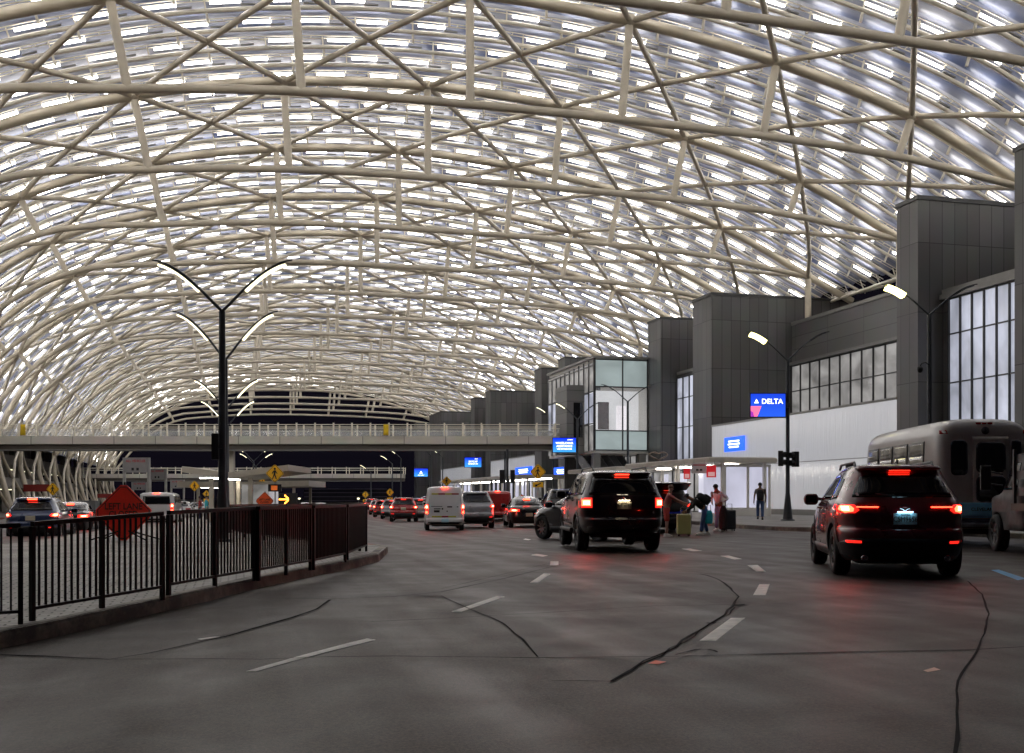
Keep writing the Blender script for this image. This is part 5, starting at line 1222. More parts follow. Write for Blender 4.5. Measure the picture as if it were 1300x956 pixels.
# ---------------------------------------------------------------- road signs
ysign = mat('yellow_sign', (0.95, 0.50, 0.01), 0.45, var=0.1); osign = mat('orange_sign', (0.95, 0.12, 0.02), 0.5, var=0.15); dsign = mat('deep_orange_sign', (0.95, 0.035, 0.015), 0.5, var=0.2)
ink = mat('sign_black', (0.006, 0.006, 0.006), 0.6); galv = mat('galvanised_post', (0.38, 0.38, 0.36), 0.4, metal=0.6, var=0.2)
WALK = [[(-.06, .52), (.06, .52), (.1, .45), (.1, .38), (.05, .32), (-.05, .32), (-.1, .38), (-.1, .45)],
        [(-.08, .28), (.1, .28), (.17, .12), (.28, .02), (.24, -.04), (.1, .06), (.08, .12), (.06, -.1), (.14, -.3), (.2, -.52), (.11, -.54), (.02, -.32), (-.03, -.18), (-.1, -.34), (-.2, -.54), (-.28, -.5), (-.18, -.28), (-.12, -.08), (-.11, .1), (-.2, .04), (-.24, -.08), (-.31, -.06), (-.26, .1)]]
def diamond(mb, r, y0, y1, cz, rc=0.05):
    c = r * rc * 2; mb.prism([(-r + c, -c), (-c, -r + c), (c, -r + c), (r - c, -c), (r - c, c), (c, r - c), (-c, r - c), (-r + c, c)], y0, y1, axis='Y')
    mb.v[-16:] = [(x, y, z + cz) for x, y, z in mb.v[-16:]]; return mb
def crossing(px, py, rpx, zc, lb, yaw=0.0, plaque=True, beacon=False, mirror=1):
    c = W(px, py, zc); g = gz(c.x, c.y) + (0.15 if c.x > 19 or c.x < 0.3 else 0); hc = c.z - g; r = rpx / F * zc
    o = thing('pedestrian_sign', lb, 'road sign', (c.x, c.y, g), ZR + yaw, 'yellow pedestrian crossing signs')
    MB().tube([(0, 0.06, 0), (0, 0.06, hc + r * 0.6)], 0.04, 8).build('post', galv, o)
    s = diamond(MB(), r, -0.02, 0.015, hc).build('sign_plate', ysign, o)
    b = MB(); 
    b2 = diamond(MB(), r * 0.93, -0.0235, -0.021, hc); b2.build('border', ink, s); diamond(MB(), r * 0.88, -0.027, -0.024, hc).build('sign_face', ysign, s)
    w = MB()
    for poly in WALK: w.prism([(x * r * 1.05 * mirror, z * r * 1.15 + hc) for x, z in (poly if mirror > 0 else poly)], -0.034, -0.028, axis='Y')
    w.build('walking_figure', ink, s)
    if plaque:
        z = hc - r - 0.3; q = MB().b2((-0.33, -0.02, z - 0.17), (0.33, 0.015, z + 0.17)).build('arrow_plaque', ysign, o)
        MB().prism([(-0.22, z - 0.12), (0.0, z - 0.1), (-0.05, z - 0.05), (0.2, z + 0.06), (0.17, z + 0.12), (-0.09, z + 0.01), (-0.13, z + 0.07)], -0.027, -0.021, axis='Y').build('arrow', ink, q)
    if beacon:
        z = hc - r - 0.28; q = MB().b2((-0.38, -0.08, z - 0.22), (0.38, 0.04, z + 0.2)).build('beacon_box', blackm, o, 0.02)
        MB().b2((-0.2, -0.09, z - 0.14), (0.16, -0.081, z + 0.12)).build('hand_symbol', mat('beacon_orange', (0.6, 0.12, 0.02), 0.4, emit=0.35, ecol=(0.7, 0.14, 0.02)), q)
    return o
crossing(683, 599, 10.5, 69, 'yellow walking person sign with arrow plaque, left of the tall black SUV')
crossing(349, 601, 12, 61, 'yellow walking person sign with black countdown box, before the median shelter', plaque=False, beacon=True)
crossing(67, 621, 8.5, 88, 'yellow walking person sign with arrow plaque beside the navy SUV')
crossing(464, 628, 4.6, 140, 'tiny yellow walking sign beyond the end of the railing')
crossing(495, 625, 5.2, 130, 'tiny yellow walking sign above the red-lit car queue')
crossing(567, 611, 6.6, 100, 'yellow crossing sign rising from behind the white van', plaque=False)
crossing(333, 613, 6.2, 108, 'yellow crossing sign under the median shelter roof', yaw=0.5, plaque=False)
crossing(247, 617, 7, 92, 'yellow crossing sign turned aside, left of the island lamp posts', yaw=0.6, plaque=False)
crossing(262, 627, 5, 125, 'small yellow crossing sign nearest the island lamp post', yaw=0.5)
def workzone(px, py, rpx, zc, lb, m, lines, yaw=0.0, base=None):
    c = W(px, py, zc); g = gz(c.x, c.y) + (0.15 if -9 < c.x < 0.3 and c.y > 6 else 0); hc = c.z - g; r = rpx / F * zc
    o = thing('roadwork_sign', lb, 'road sign', (c.x, c.y, g), ZR + yaw)
    st = MB()
    for sx, sy in ((-1, -1), (1, -1), (-1, 1), (1, 1)): st.tube([(0, 0.08, max(0.3, hc - r)), (sx * 0.75, 0.08 + sy * 0.5, 0.02)], 0.02, 6)
    st.tube([(0, 0.08, 0.2), (0, 0.08, hc + r)], 0.025, 6); st.build('stand', blackm, o)
    s = diamond(MB(), r, -0.01, 0.03, hc).build('sign_plate', m, o)
    diamond(MB(), r * 0.95, -0.0135, -0.011, hc).build('border', ink, s); diamond(MB(), r * 0.91, -0.017, -0.014, hc).build('sign_face', m, s)
    for t, z, sz in lines: text(t, r * sz, ink, s, (0, -0.021, hc + z * r), bold=0.004 * r, sx=0.86)
    return o
o = workzone(157, 651, 39, 28, 'big deep orange diamond reading LEFT LANE CLOSED behind the black railing', dsign, [('LEFT LANE', 0.2, 0.30), ('CLOSED', -0.06, 0.30)])
workzone(336, 636, 12, 50, 'bright orange diamond sign on the island in front of the median shelter', osign, [('LEFT LANE', 0.14, 0.28), ('CLOSED', -0.15, 0.28)])
workzone(663, 637, 10, 62, 'orange diamond sign turned half aside at the kerb beside the dark sedan', osign, [('ROAD WORK', 0.1, 0.26)], yaw=0.75)
# arrow board
p = W(361, 634, 75); g = gz(p.x, p.y); o = thing('arrow_board', 'dark trailer board with a glowing orange arrow pointing to the traffic', 'arrow board', (p.x, p.y, g), ZR)
hc = p.z - g; MB().b2((-0.9, -0.04, hc - 0.45), (0.9, 0.04, hc + 0.45)).build('panel', blackm, o, 0.01)
MB().tube([(0, 0.05, 0), (0, 0.05, hc)], 0.05, 8).build('mast', blackm, o)
ol = mat('orange_led', (1, 0.4, 0.05), 0.3, emit=9.0, ecol=(1.0, 0.33, 0.03)); a = MB()
for i in range(7): a.box((-0.32 + i * 0.1, -0.06, hc), (0.075, 0.03, 0.075))
for i in range(1, 4): 
    for s in (-1, 1): a.box((0.34 - i * 0.09, -0.06, hc + s * i * 0.09), (0.08, 0.03, 0.08))
a.build('arrow_lamps', ol, o)
# grey gantry signs over the left road
gs = mat('gantry_grey', (0.26, 0.25, 0.25), 0.5, var=0.15); gr = mat('gantry_red_text', (0.38, 0.05, 0.06), 0.5)
def gantry(x0, x1, y0, y1, zc, lb):
    c = W((x0 + x1) / 2, (y0 + y1) / 2, zc); k = zc / F; w_ = (x1 - x0) * k; h_ = (y1 - y0) * k; g = gz(c.x, c.y); hc = c.z - g
    o = thing('lane_sign', lb, 'sign', (c.x, c.y, g), ZR, 'grey lane signs over the left road')
    s = MB().b2((-w_ / 2, -0.05, hc - h_ / 2), (w_ / 2, 0.05, hc + h_ / 2)).build('panel', gs, o)
    for e in (-1, 1): MB().b2((e * w_ / 2 - 0.09, 0.052, 0), (e * w_ / 2 + 0.09, 0.22, hc + h_ / 2)).build('post', galv, o)
    text('ALL VEHICLES', h_ * 0.23, gr, s, (0, -0.055, hc + h_ * 0.27), sx=0.9 * w_ / h_ * 0.62, bold=0.01)
    for dx in (-0.12, 0.08): MB().b2(((dx - 0.05) * w_, -0.06, hc - h_ * 0.36), ((dx + 0.05) * w_, -0.051, hc - h_ * 0.18)).build('symbol', ink, s)
    return o
gantry(157, 188, 581, 600, 74, 'nearest grey lane sign with red words above the orange lane sign')
gantry(190, 210, 595, 609, 96, 'second grey lane sign with red words, beside the nearest')
gantry(217, 233, 609, 620, 122, 'third and smallest grey lane sign, beyond the pale cars')
gantry(168, 186, 612, 622, 104, 'low grey lane sign half hidden by the orange diamond')
# posters, red boards and the cabinet on the left
for x0, x1, y0, y1, zc, lb in ((30, 63, 615, 624, 104, 'long dark red board in front of the canopy legs by the navy SUV'), (124, 143, 627, 632, 118, 'short dark red board near the orange lane sign')):
    c = W((x0 + x1) / 2, (y0 + y1) / 2, zc); k = zc / F; g = gz(c.x, c.y)
    o = thing('red_board', lb, 'board', (c.x, c.y, g), ZR); hc = c.z - g; w_ = (x1 - x0) * k; h_ = (y1 - y0) * k
    MB().b2((-w_ / 2, -0.06, hc - h_ / 2), (w_ / 2, 0.06, hc + h_ / 2)).build('panel', mat('dark_red', (0.25, 0.025, 0.02), 0.5), o)
    for e in (-0.45, 0.45): MB().b2((e * w_ - 0.05, 0.062, 0), (e * w_ + 0.05, 0.16, hc + h_ / 2)).build('post', galv, o)
c = W(109, 648, 84); o = thing('utility_cabinet', 'grey utility cabinet with a framed white notice at the foot of the canopy legs', 'cabinet', (c.x, c.y, gz(c.x, c.y)), ZR)
MB().b2((-0.75, -0.3, 0), (0.85, 0.4, 1.5)).build('cabinet_body', mat('cabinet_grey', (0.13, 0.13, 0.13), 0.5), o, 0.02); MB().b2((-0.7, -0.33, 0.5), (-0.05, -0.305, 1.4)).build('notice', whitep, o); MB().b2((-0.72, -0.31, 0.46), (-0.02, -0.303, 1.44)).build('notice_frame', ink, o)

# ---------------------------------------------------------------- median shelters
shelterm = mat('shelter_cream', (0.5, 0.46, 0.37), 0.5)
def median_shelter(px0, pxm, px1, y0, ym, y1, zc, depth, cols, lb):
    k = zc / F; c = W(pxm, HY, zc); g = gz(c.x, c.y) + 0.15; o = thing('median_shelter', lb, 'shelter', (c.x, c.y, g), ZR)
    z = lambda py: H + (HY - py) * k - g; X_ = lambda px: (px - pxm) * k; th = 7.5 * k
    r = MB(); 
    for a, b, za, zb in ((X_(px0), 0, z(y0), z(ym)), (0, X_(px1), z(ym), z(y1))):
        vs = [(a, 0, za - th), (b, 0, zb - th), (b, 0, zb), (a, 0, za), (a, depth, za - th), (b, depth, zb - th), (b, depth, zb), (a, depth, za)]
        r.add(vs, [(0, 1, 2, 3), (7, 6, 5, 4), (0, 4, 5, 1), (3, 2, 6, 7), (0, 3, 7, 4), (1, 5, 6, 2)])
    rf = r.build('roof', shelterm, o)
    for px in cols:
        for y in (0.4, depth - 0.4): 
            zt = z(ym) - th * 0.9; MB().b2((X_(px) - 0.12, y - 0.12, 0), (X_(px) + 0.12, y + 0.12, zt)).build('column', shelterm, o)
    for i in range(3): MB().b2((X_(px0) * 0.5 - 0.6, depth * (i + .5) / 3 - .06, z(ym) - th + 0.02), (X_(px0) * 0.5 + 0.6, depth * (i + .5) / 3 + .06, z(ym) - th + 0.07)).build('downlight', SHELTLED, rf)
    return o, X_, z
o, X_, z = median_shelter(231, 288, 366, 592, 600, 590, 62, 7, (266, 316), 'cream butterfly roofed shelter on the island beyond the lamp posts')
MB().b2((X_(290), 3, 0), (X_(327), 5.5, 2.2)).build('glass_screen', paneD, o)
median_shelter(225, 290, 392, 611, 612, 610, 100, 9, (250, 296, 372), 'second lower cream shelter behind the butterfly roofed one')

# ---------------------------------------------------------------- railing along the island
def railing(p, q, lb, mids=1, h=0.95, sp=0.078):
    d = q - p; L = math.hypot(d.x, d.y); o = thing('guard_railing', lb, 'railing', p, math.atan2(d.y, d.x), 'black guard railing sections round the island')
    sl = d.z / L; Z = lambda x: sl * x
    t = MB().bar((0, 0, h - .02), (L, 0, h - .02 + d.z), 0.05, 0.045).build('top_rail', blackm, o); MB().bar((0, 0, 0.12), (L, 0, 0.12 + d.z), 0.035, 0.03).build('bottom_rail', blackm, o)
    for i in range(mids + 2):
        x = L * i / (mids + 1); MB().b2((x - .022, -.022, Z(x) - 0.03), (x + .022, .022, Z(x) + h - 0.045)).build('post', blackm, o)
    s = MB(); n = int(L / sp)  # upright balusters of the section, joined in one mesh
    for i in range(1, n):
        x = L * i / n; s.b2((x - .009, -.009, Z(x) + .137), (x + .009, .009, Z(x) + h - .045))
    s.build('balusters', blackm, o); return o
def foot(px, py): p = G(px, py, 0.15); return Vector((p.x, p.y, gz(p.x, p.y) + 0.155))
secs = [((-140, 806), (26, 793), 'railing section cut by the left photo edge'), ((41, 789), (206, 759), 'first whole railing section, below the navy SUV and orange sign'), ((214, 756), (323, 735), 'railing section below the nearest island lamp post'),
        ((328, 735), (394, 722), 'railing section below the median crossing sign'), ((398, 721.5), (438, 712), 'short railing section before the island nose'), ((441, 711), (465, 700), 'last railing section at the island nose, glowing red from brake lights')]
for a, b, lb in secs: railing(foot(*a), foot(*b), lb, 1 if a[0] < 380 else 0)
e = foot(465, 700); back = [e + Vector((-0.1, 0.12, 0)), Vector((1.2, 26.5, 0)), Vector((0.2, 31.5, 0)), Vector((-0.2, 37, 0)), Vector((-0.5, 43, 0))]
for i, (a, b) in enumerate(zip(back[:-1], back[1:])):
    for v in (a, b): v.z = gz(v.x, v.y) + 0.155
    railing(a + (b - a) * 0.01, b - (b - a) * 0.01, 'return railing section %s from the island nose, on its far side' % ('first', 'second', 'third', 'fourth')[i], 1)

# ---------------------------------------------------------------- buildings far left and beyond the canopy
pk = thing('parking_deck', 'concrete parking deck with lit levels behind the canopy legs', 'car park', (-30, 110, 0)); PO = Vector((-30, 110, 0))
conc = mat('deck_concrete', (0.34, 0.32, 0.29), 0.7, var=0.25)
def pb(mb, n, m, par=pk): return mb.xf(Matrix.Translation(-PO)).build(n, m, par)
pb(MB().b2((-46, 30, -1), (-40, 228, 9.5)), 'rear_wall', mat('deck_wall', (0.16, 0.15, 0.15), 0.7))
for z in (2.6, 5.6, 8.6):
    s = pb(MB().b2((-46, 30, z), (-29, 228, z + 0.45)), 'floor_slab', conc)
    pb(MB().b2((-29.2, 30, z + 0.452), (-29, 228, z + 1.3)), 'parapet', conc, s)
for y in range(34, 228, 8): pb(MB().b2((-30.2, y, -1), (-29.5, y + 0.7, 8.59)), 'column', conc)
lt = MB()
for y in range(36, 228, 6):
    for z in (2.5, 5.5): lt.b2((-33.2, y, z - 0.1), (-32.8, y + 1.2, z))
stuff(pb(lt, 'ceiling_light', LAMPLED))
far = thing('distant_garage', 'dark far building with pale horizontal decks beyond the end of the canopy', 'building'); c = W(418, HY, 290); far.location = (c.x, c.y, -1.5); far.rotation_euler = (0, 0, ZR)
MB().b2((-7, 0, 0), (16, 10, 5.2)).build('block', mat('far_block', (0.05, 0.045, 0.07), 0.7), far)
for z in (1.8, 2.9, 4.0, 5.0): MB().b2((-6.8, -0.2, z), (15.8, -0.02, z + 0.25)).build('deck_edge', mat('far_deck', (0.25, 0.22, 0.33), 0.6), far)
for px, zc, lb in ((380, 250, 'small white far light beyond the arrow board'), (455, 240, 'small white far light left of the tiny walking sign')):
    c = W(px, 633, zc); g = -1.6; o = thing('site_light', lb, 'light', (c.x, c.y, g), ZR)
    MB().tube([(0, 0, 0), (0, 0, c.z - g)], 0.06, 6).build('pole', galv, o); MB().box((0, -0.1, c.z - g), (0.5, 0.15, 0.35)).build('lamp', LAMPLED, o)
# kerbside hanging signs, bench items and a heart sculpture on the shelter
rs = mat('red_sign', (0.55, 0.015, 0.02), 0.4, emit=0.35, ecol=(0.6, 0.02, 0.03)); wsn = mat('white_sign', (0.6, 0.58, 0.58), 0.5)
for x0, x1, y0, y1, zc, m, t, lb in ((868, 876, 594, 608, 62, rs, '', 'small red hanging sign, left of the white hanging sign'), (878, 897, 588, 601, 58, wsn, '4 6', 'white hanging sign with two small symbols under the shelter'), (897, 909, 591, 606, 57.5, rs, '', 'larger red hanging sign, right of the white hanging sign')):
    c = W((x0 + x1) / 2, (y0 + y1) / 2, zc); k = zc / F; o = thing('hanging_sign', lb, 'sign', c, ZR)
    a, b = (x1 - x0) * k / 2, (y1 - y0) * k / 2; s = MB().b2((-a, -.03, -b), (a, .03, b)).build('panel', m, o)
    for e in (-1, 1): MB().tube([(e * a * .7, 0, b - 0.02), (e * a * .7, 0, max(b + 0.02, 3.28 - c.z))], 0.012, 6).build('hanger', galv, o)
    if t: 
        for e in (-.25, .25): MB().b2((e * a - .07, -.04, -b * .5), (e * a + .07, -.031, -b * .15)).build('symbol', ink, s)
        MB().b2((-a * .8, -.04, b * .5), (a * .8, -.031, b * .75)).build('red_line', gr, s)
    else: MB().b2((-a * .7, -.04, -b * .8), (a * .7, -.031, -b * .1)).build('pale_panel', mat('pale_pink', (0.7, 0.35, 0.35), 0.4, emit=0.3, ecol=(0.9, 0.5, 0.5)), s)
p = W(836, 583, 68); ht = MB(); pts = []
for i in range(33):
    t = 2 * PI * i / 32; pts.append((0.035 * 16 * math.sin(t) ** 3, 0, 0.018 * (13 * math.cos(t) - 5 * math.cos(2 * t) - 2 * math.cos(3 * t) - math.cos(4 * t))))
o = tag(ht.tube(pts, 0.05, 8, caps=False).build('heart_sculpture', mat('bronze_ring', (0.28, 0.22, 0.18), 0.3, metal=0.7)), 'small bronze heart shaped ring standing on the kerbside shelter roof', 'sculpture'); o.location = (p.x, p.y, 3.6 + 0.31); o.rotation_euler = (0, 0, ZR)
# slim bollards along the far kerb
for i in range(6):
    L0 = at(624 + i * 5.5, 70 + (i % 3) * 4); o = tag(MB().tube([(0, 0, 0), (0, 0, 2.4)], 0.07, 8).lathe([(0.13, 0), (0.13, 0.05), (0.07, 0.1)], (0, 0, 0)).build('kerb_post', polem), 'thin dark post in the row on the kerb between the pickup and orange sign', 'post', 'thin dark kerb posts'); o.location = L0
# ---------------------------------------------------------------- people and luggage
skinA = mat('skin_brown', (0.22, 0.105, 0.065), 0.5, var=0.08); skinB = mat('skin_light', (0.45, 0.24, 0.17), 0.5, var=0.08); hairm = mat('hair_black', (0.008, 0.007, 0.006), 0.6)
def skin(name, pts, edges, m, parent, sub=1):
    """pts: {key: (x, y, z, r)} grown into one continuous skin"""
    keys = list(pts); me = bpy.data.meshes.new(name); me.from_pydata([pts[k][:3] for k in keys], [(keys.index(a), keys.index(b)) for a, b in edges], [])
    o = bpy.data.objects.new(name, me); C.objects.link(o); o.modifiers.new('s', 'SKIN'); sd = me.skin_vertices[0].data
    for i, k in enumerate(keys):
        r = pts[k][3]; sd[i].radius = r if isinstance(r, tuple) else (r, r); sd[i].use_root = (i == 0)
    sb = o.modifiers.new('u', 'SUBSURF'); sb.levels = sub; sb.render_levels = sub
    dg = bpy.context.evaluated_depsgraph_get(); dg.update(); nm = bpy.data.meshes.new_from_object(o.evaluated_get(dg)); bpy.data.objects.remove(o)
    nm.materials.clear(); nm.materials.append(m)
    for p in nm.polygons: p.use_smooth = True
    return link(name, nm, parent)
def person(label, loc, rz, J, skm, top, legs, shoes, s=1.0, hair=hairm, sleeve='long', short=False, group=None):
    """J: joint positions, facing +x. keys: hip chest neck head, and L/R sh el wr, hp kn an"""
    o = thing('person', label, 'person', loc, rz, group); o.scale = (s, s, s); V = {k: Vector(v) for k, v in J.items()}
    R = dict(hip=(.13, .15), waist=(.105, .13), chest=(.12, .165), neck=.055, head=(.085, .075), crown=.07)
    P = {}; Ed = []
    V['waist'] = V['hip'].lerp(V['chest'], 0.45); hd = (V['head'] - V['neck']).normalized(); V['crown'] = V['head'] + hd * 0.085
    for k in ('hip', 'waist', 'chest', 'neck', 'head', 'crown'): P[k] = (*V[k], R[k])
    Ed += [('hip', 'waist'), ('waist', 'chest'), ('chest', 'neck'), ('neck', 'head'), ('head', 'crown')]
    for S_ in 'LR':
        for k, r in (('sh', .062), ('el', .042), ('wr', .028), ('hp', .09), ('kn', .062), ('an', .042)): P[S_ + k] = (*V[S_ + k], r)
        Ed += [('chest', S_ + 'sh'), (S_ + 'sh', S_ + 'el'), (S_ + 'el', S_ + 'wr'), ('hip', S_ + 'hp'), (S_ + 'hp', S_ + 'kn'), (S_ + 'kn', S_ + 'an')]
        w, e = V[S_ + 'wr'], V[S_ + 'el']; d = (w - e).normalized(); side = Vector((0, 1 if S_ == 'L' else -1, 0)); n = d.cross(side).normalized(); acr = n
        P[S_ + 'pm'] = (*(w + d * .07), (.04, .022)); Ed.append((S_ + 'wr', S_ + 'pm'))
        for i in range(4):
            b = w + d * .11 + acr * (-.03 + .02 * i); ln = (.06, .075, .07, .05)[i]
            P[S_ + 'f%da' % i] = (*b, .0095); P[S_ + 'f%db' % i] = (*(b + d * ln * .5 - side * .012), .0085); P[S_ + 'f%dc' % i] = (*(b + d * ln * .85 - side * .035), .007)
            Ed += [(S_ + 'pm', S_ + 'f%da' % i), (S_ + 'f%da' % i, S_ + 'f%db' % i), (S_ + 'f%db' % i, S_ + 'f%dc' % i)]
        t = w + d * .05 + acr * -.045; P[S_ + 'ta'] = (*t, .011); P[S_ + 'tb'] = (*(t + d * .045 - acr * .02), .009); Ed += [(S_ + 'wr', S_ + 'ta'), (S_ + 'ta', S_ + 'tb')]
    b = skin('body', P, Ed, skm, o)
    fw = Vector((1, 0, 0)); fw = (fw - hd * fw.dot(hd)).normalized(); 
    if 'face' in V: fw = V['face'].normalized()
    sd = hd.cross(fw).normalized()
    nz = MB().lathe([(0.018, -0.02), (0.014, 0.01), (0.002, 0.02)], (0, 0, 0), n=8); nz.v = [tuple(V['head'] + fw * (0.082 + v[2] * 0.8) + sd * v[0] * 0.8 + hd * v[1]) for v in nz.v]; nz.build('nose', skm, b)
    for e in (-1, 1):
        c = V['head'] + hd * 0.02 + fw * 0.076 + sd * e * 0.03
        MB().lathe([(0.002, -0.009), (0.009, 0), (0.002, 0.009)], c, n=8).build('eye', ink, b)
        c = V['head'] + sd * e * 0.078; MB().lathe([(0.002, -0.028), (0.016, -0.01), (0.018, 0.01), (0.002, 0.028)], c, n=8).build('ear', skm, b)
    # hair cap
    h = MB(); vs = []; n = 16
    for i in range(7):
        a = PI * 0.62 * i / 6
        for k in range(n):
            w = 2 * PI * k / n; rr = 0.098 * math.sin(a) + .001; front = 0.5 * (1 + math.cos(w)); zz = 0.105 * math.cos(a) if i < 5 else 0.105 * math.cos(a) + 0.05 * front
            vs.append(V['head'] + hd * (zz + 0.04) + fw * (rr * math.cos(w) - 0.012) + sd * rr * math.sin(w))
    h.add(vs, [(i * n + k, i * n + (k + 1) % n, (i + 1) * n + (k + 1) % n, (i + 1) * n + k) for i in range(6) for k in range(n)], 0, True); h.build('hair', hair, o)
    g = .018
    Q = {k: (*V[k], tuple(x + g for x in R[k])) for k in ('hip', 'waist', 'chest')}; Q['nk'] = (*V['chest'].lerp(V['neck'], .75), .07)
    E2 = [('hip', 'waist'), ('waist', 'chest'), ('chest', 'nk')]
    for S_ in 'LR':
        el = V[S_ + 'el'] if sleeve == 'long' else V[S_ + 'sh'].lerp(V[S_ + 'el'], .7)
        Q[S_ + 'a'] = (*V[S_ + 'sh'], .078); Q[S_ + 'b'] = (*el, .058); E2 += [('chest', S_ + 'a'), (S_ + 'a', S_ + 'b')]
        if sleeve == 'long': Q[S_ + 'c'] = (*V[S_ + 'el'].lerp(V[S_ + 'wr'], .93), .043); E2.append((S_ + 'b', S_ + 'c'))
    skin('shirt', Q, E2, top, o)
    Q = {'h': (*V['hip'], (.15, .17)), 'h2': (*(V['hip'] + (V['waist'] - V['hip']) * .5), (.14, .16))}; E2 = [('h', 'h2')]
    for S_ in 'LR':
        Q[S_ + 'a'] = (*V[S_ + 'hp'], .108); kn = V[S_ + 'kn']; Q[S_ + 'b'] = (*kn, .082); E2 += [('h', S_ + 'a'), (S_ + 'a', S_ + 'b')]
        if not short: Q[S_ + 'c'] = (*V[S_ + 'kn'].lerp(V[S_ + 'an'], .95), .068); E2.append((S_ + 'b', S_ + 'c'))
    skin('trousers', Q, E2, legs, o)
    for S_ in 'LR':
        a = V[S_ + 'an']; Sh = Shell([(0, -.09, .19, .045, 3, 3), (.03, -.095, .2, .05, 3, 3), (.07, -.085, .13, .045, 3, 3), (.11, -.07, .03, .04, 3, 3)], 2).mesh(20)
        Sh.v = [(x + a.x, y + a.y, z + a.z - .09) for x, y, z in Sh.v]; Sh.build('shoe', shoes, o)
    return o
def stand(**k):
    J = dict(hip=(0, 0, .93), chest=(0, 0, 1.33), neck=(0, 0, 1.5), head=(.02, 0, 1.62), Lsh=(0, .19, 1.40), Rsh=(0, -.19, 1.40), Lel=(-.02, .25, 1.12), Rel=(-.02, -.25, 1.12), Lwr=(.05, .25, .88), Rwr=(.05, -.25, .88),
             Lhp=(0, .09, .86), Rhp=(0, -.09, .86), Lkn=(.02, .1, .48), Rkn=(.02, -.1, .48), Lan=(0, .11, .09), Ran=(0, -.11, .09)); J.update(k); return J
cloth = lambda n, c: mat(n, c, 0.85, var=0.25, vscale=6)
RIGHT = -TH; LEFTW = PI - TH; AWAY = PI / 2 - TH
g0 = lambda px, zc: (lambda p: Vector((p.x, p.y, gz(p.x, p.y) + (0.15 if p.x > 21 else 0))))(W(px, HY, zc))
person('person in pink shirt and red shorts reaching into the open SUV', g0(846, 35.6), RIGHT - 0.1, stand(chest=(.07, 0, 1.31), neck=(.12, 0, 1.47), head=(.15, 0, 1.6), Lsh=(.1, .18, 1.37), Rsh=(.1, -.18, 1.37), Rel=(.36, -.2, 1.22), Rwr=(.6, -.16, 1.12), Lel=(.33, .2, 1.2), Lwr=(.55, .16, 1.1)),
       skinB, cloth('pink_shirt', (0.55, 0.16, 0.15)), cloth('red_shorts', (0.45, 0.05, 0.04)), whitep, 1.0, sleeve='short', short=True, hair=mat('hair_brown', (0.12, 0.05, 0.02), 0.6))
p2 = g0(893, 36.3)
person('person in dark hoodie and jeans bending over the yellow suitcase', p2, LEFTW, stand(hip=(-.05, 0, .92), chest=(.27, 0, 1.16), neck=(.42, 0, 1.24), head=(.53, 0, 1.30), Lsh=(.30, .19, 1.18), Rsh=(.30, -.19, 1.18), Lel=(.42, .22, .95), Rel=(.42, -.22, .95), Lwr=(.62, .14, .84), Rwr=(.60, -.14, .80), Lhp=(-.05, .09, .86), Rhp=(-.05, -.09, .86), Lkn=(.04, .1, .48), Rkn=(-.06, -.12, .48), Lan=(.1, .12, .09), Ran=(-.16, -.13, .09)),
       skinA, cloth('black_hoodie', (0.03, 0.025, 0.025)), cloth('blue_jeans', (0.06, 0.11, 0.26)), whitep)
def blob(name, m, c, d, parent, n=3):
    Sh = Shell([(-.5, -.36, .36, .36, 3, 3), (-.42, -.47, .47, .47, 3, 3), (0, -.5, .5, .5, 3, 3), (.3, -.46, .46, .46, 3, 3), (.46, -.3, .3, .32, 3, 3), (.5, -.15, .15, .15, 3, 3)], 3).mesh(28)
    Sh.v = [(x * d[0] + c[0], y * d[1] + c[1], z * d[2] + c[2]) for x, y, z in Sh.v]; return Sh.build(name, m, parent)
bagm = cloth('black_bag', (0.012, 0.012, 0.014))
def backpack(lb, p, rz, tilt, z, off):
    o = thing('backpack', lb, 'backpack', p + Vector((0, 0, z)), rz); o.rotation_euler = (0, tilt, rz)
    blob('main_pouch', bagm, (off, 0, 0), (.26, .34, .5), o); blob('front_pocket', bagm, (off - .13, 0, -.08), (.12, .26, .26), o)
    for s in (-1, 1): MB().tube([(off + .08, s * .1, .22), (off + .26, s * .12, .2), (off + .3, s * .13, .02), (off + .1, s * .13, -.18)], .018, 6).build('strap', bagm, o)
    return o
backpack('black backpack on the person bending over the yellow suitcase', p2 + Matrix.Rotation(LEFTW, 3, 'Z') @ Vector((.1, 0, 0)), LEFTW, 0.95, 1.12, -.16)
def suitcase(lb, p, rz, m, d=(.46, .28, .68)):
    o = thing('suitcase', lb, 'suitcase', p, rz, None); x, y, z = (k / 2 for k in d)
    b = MB().b2((-x, -y, .06), (x, y, .06 + d[2])).build('shell', m, o, .04)
    for i in range(6): MB().b2((-x + .06 + i * (d[0] - .12) / 5 - .008, -y - .006, .14), (-x + .06 + i * (d[0] - .12) / 5 + .008, -y + .002, d[2] - .02)).build('rib', m, b)
    for a in (-1, 1):
        for c in (-1, 1): MB().lathe([(.002, -.015), (.032, -.015), (.032, .015), (.002, .015)], (a * (x - .06), c * (y - .05), .032), 'X', 12).build('caster', plastic, o)
    h = MB(); h.tube([(-.1, 0, d[2] + .04), (-.1, 0, d[2] + .28), (.1, 0, d[2] + .28), (.1, 0, d[2] + .04)], .012, 6); h.build('handle', chrome, o)
    return o
suitcase('pale yellow hard shell suitcase on the road behind the open SUV', g0(868, 35.9), ZR, mat('yellow_shell', (0.62, 0.58, 0.24), 0.4, coat=.4))
suitcase('tall dark suitcase beside the person in the striped top', g0(926, 39.6), ZR + .2, mat('dark_shell', (0.02, 0.025, 0.035), 0.5), (.42, .3, .72))
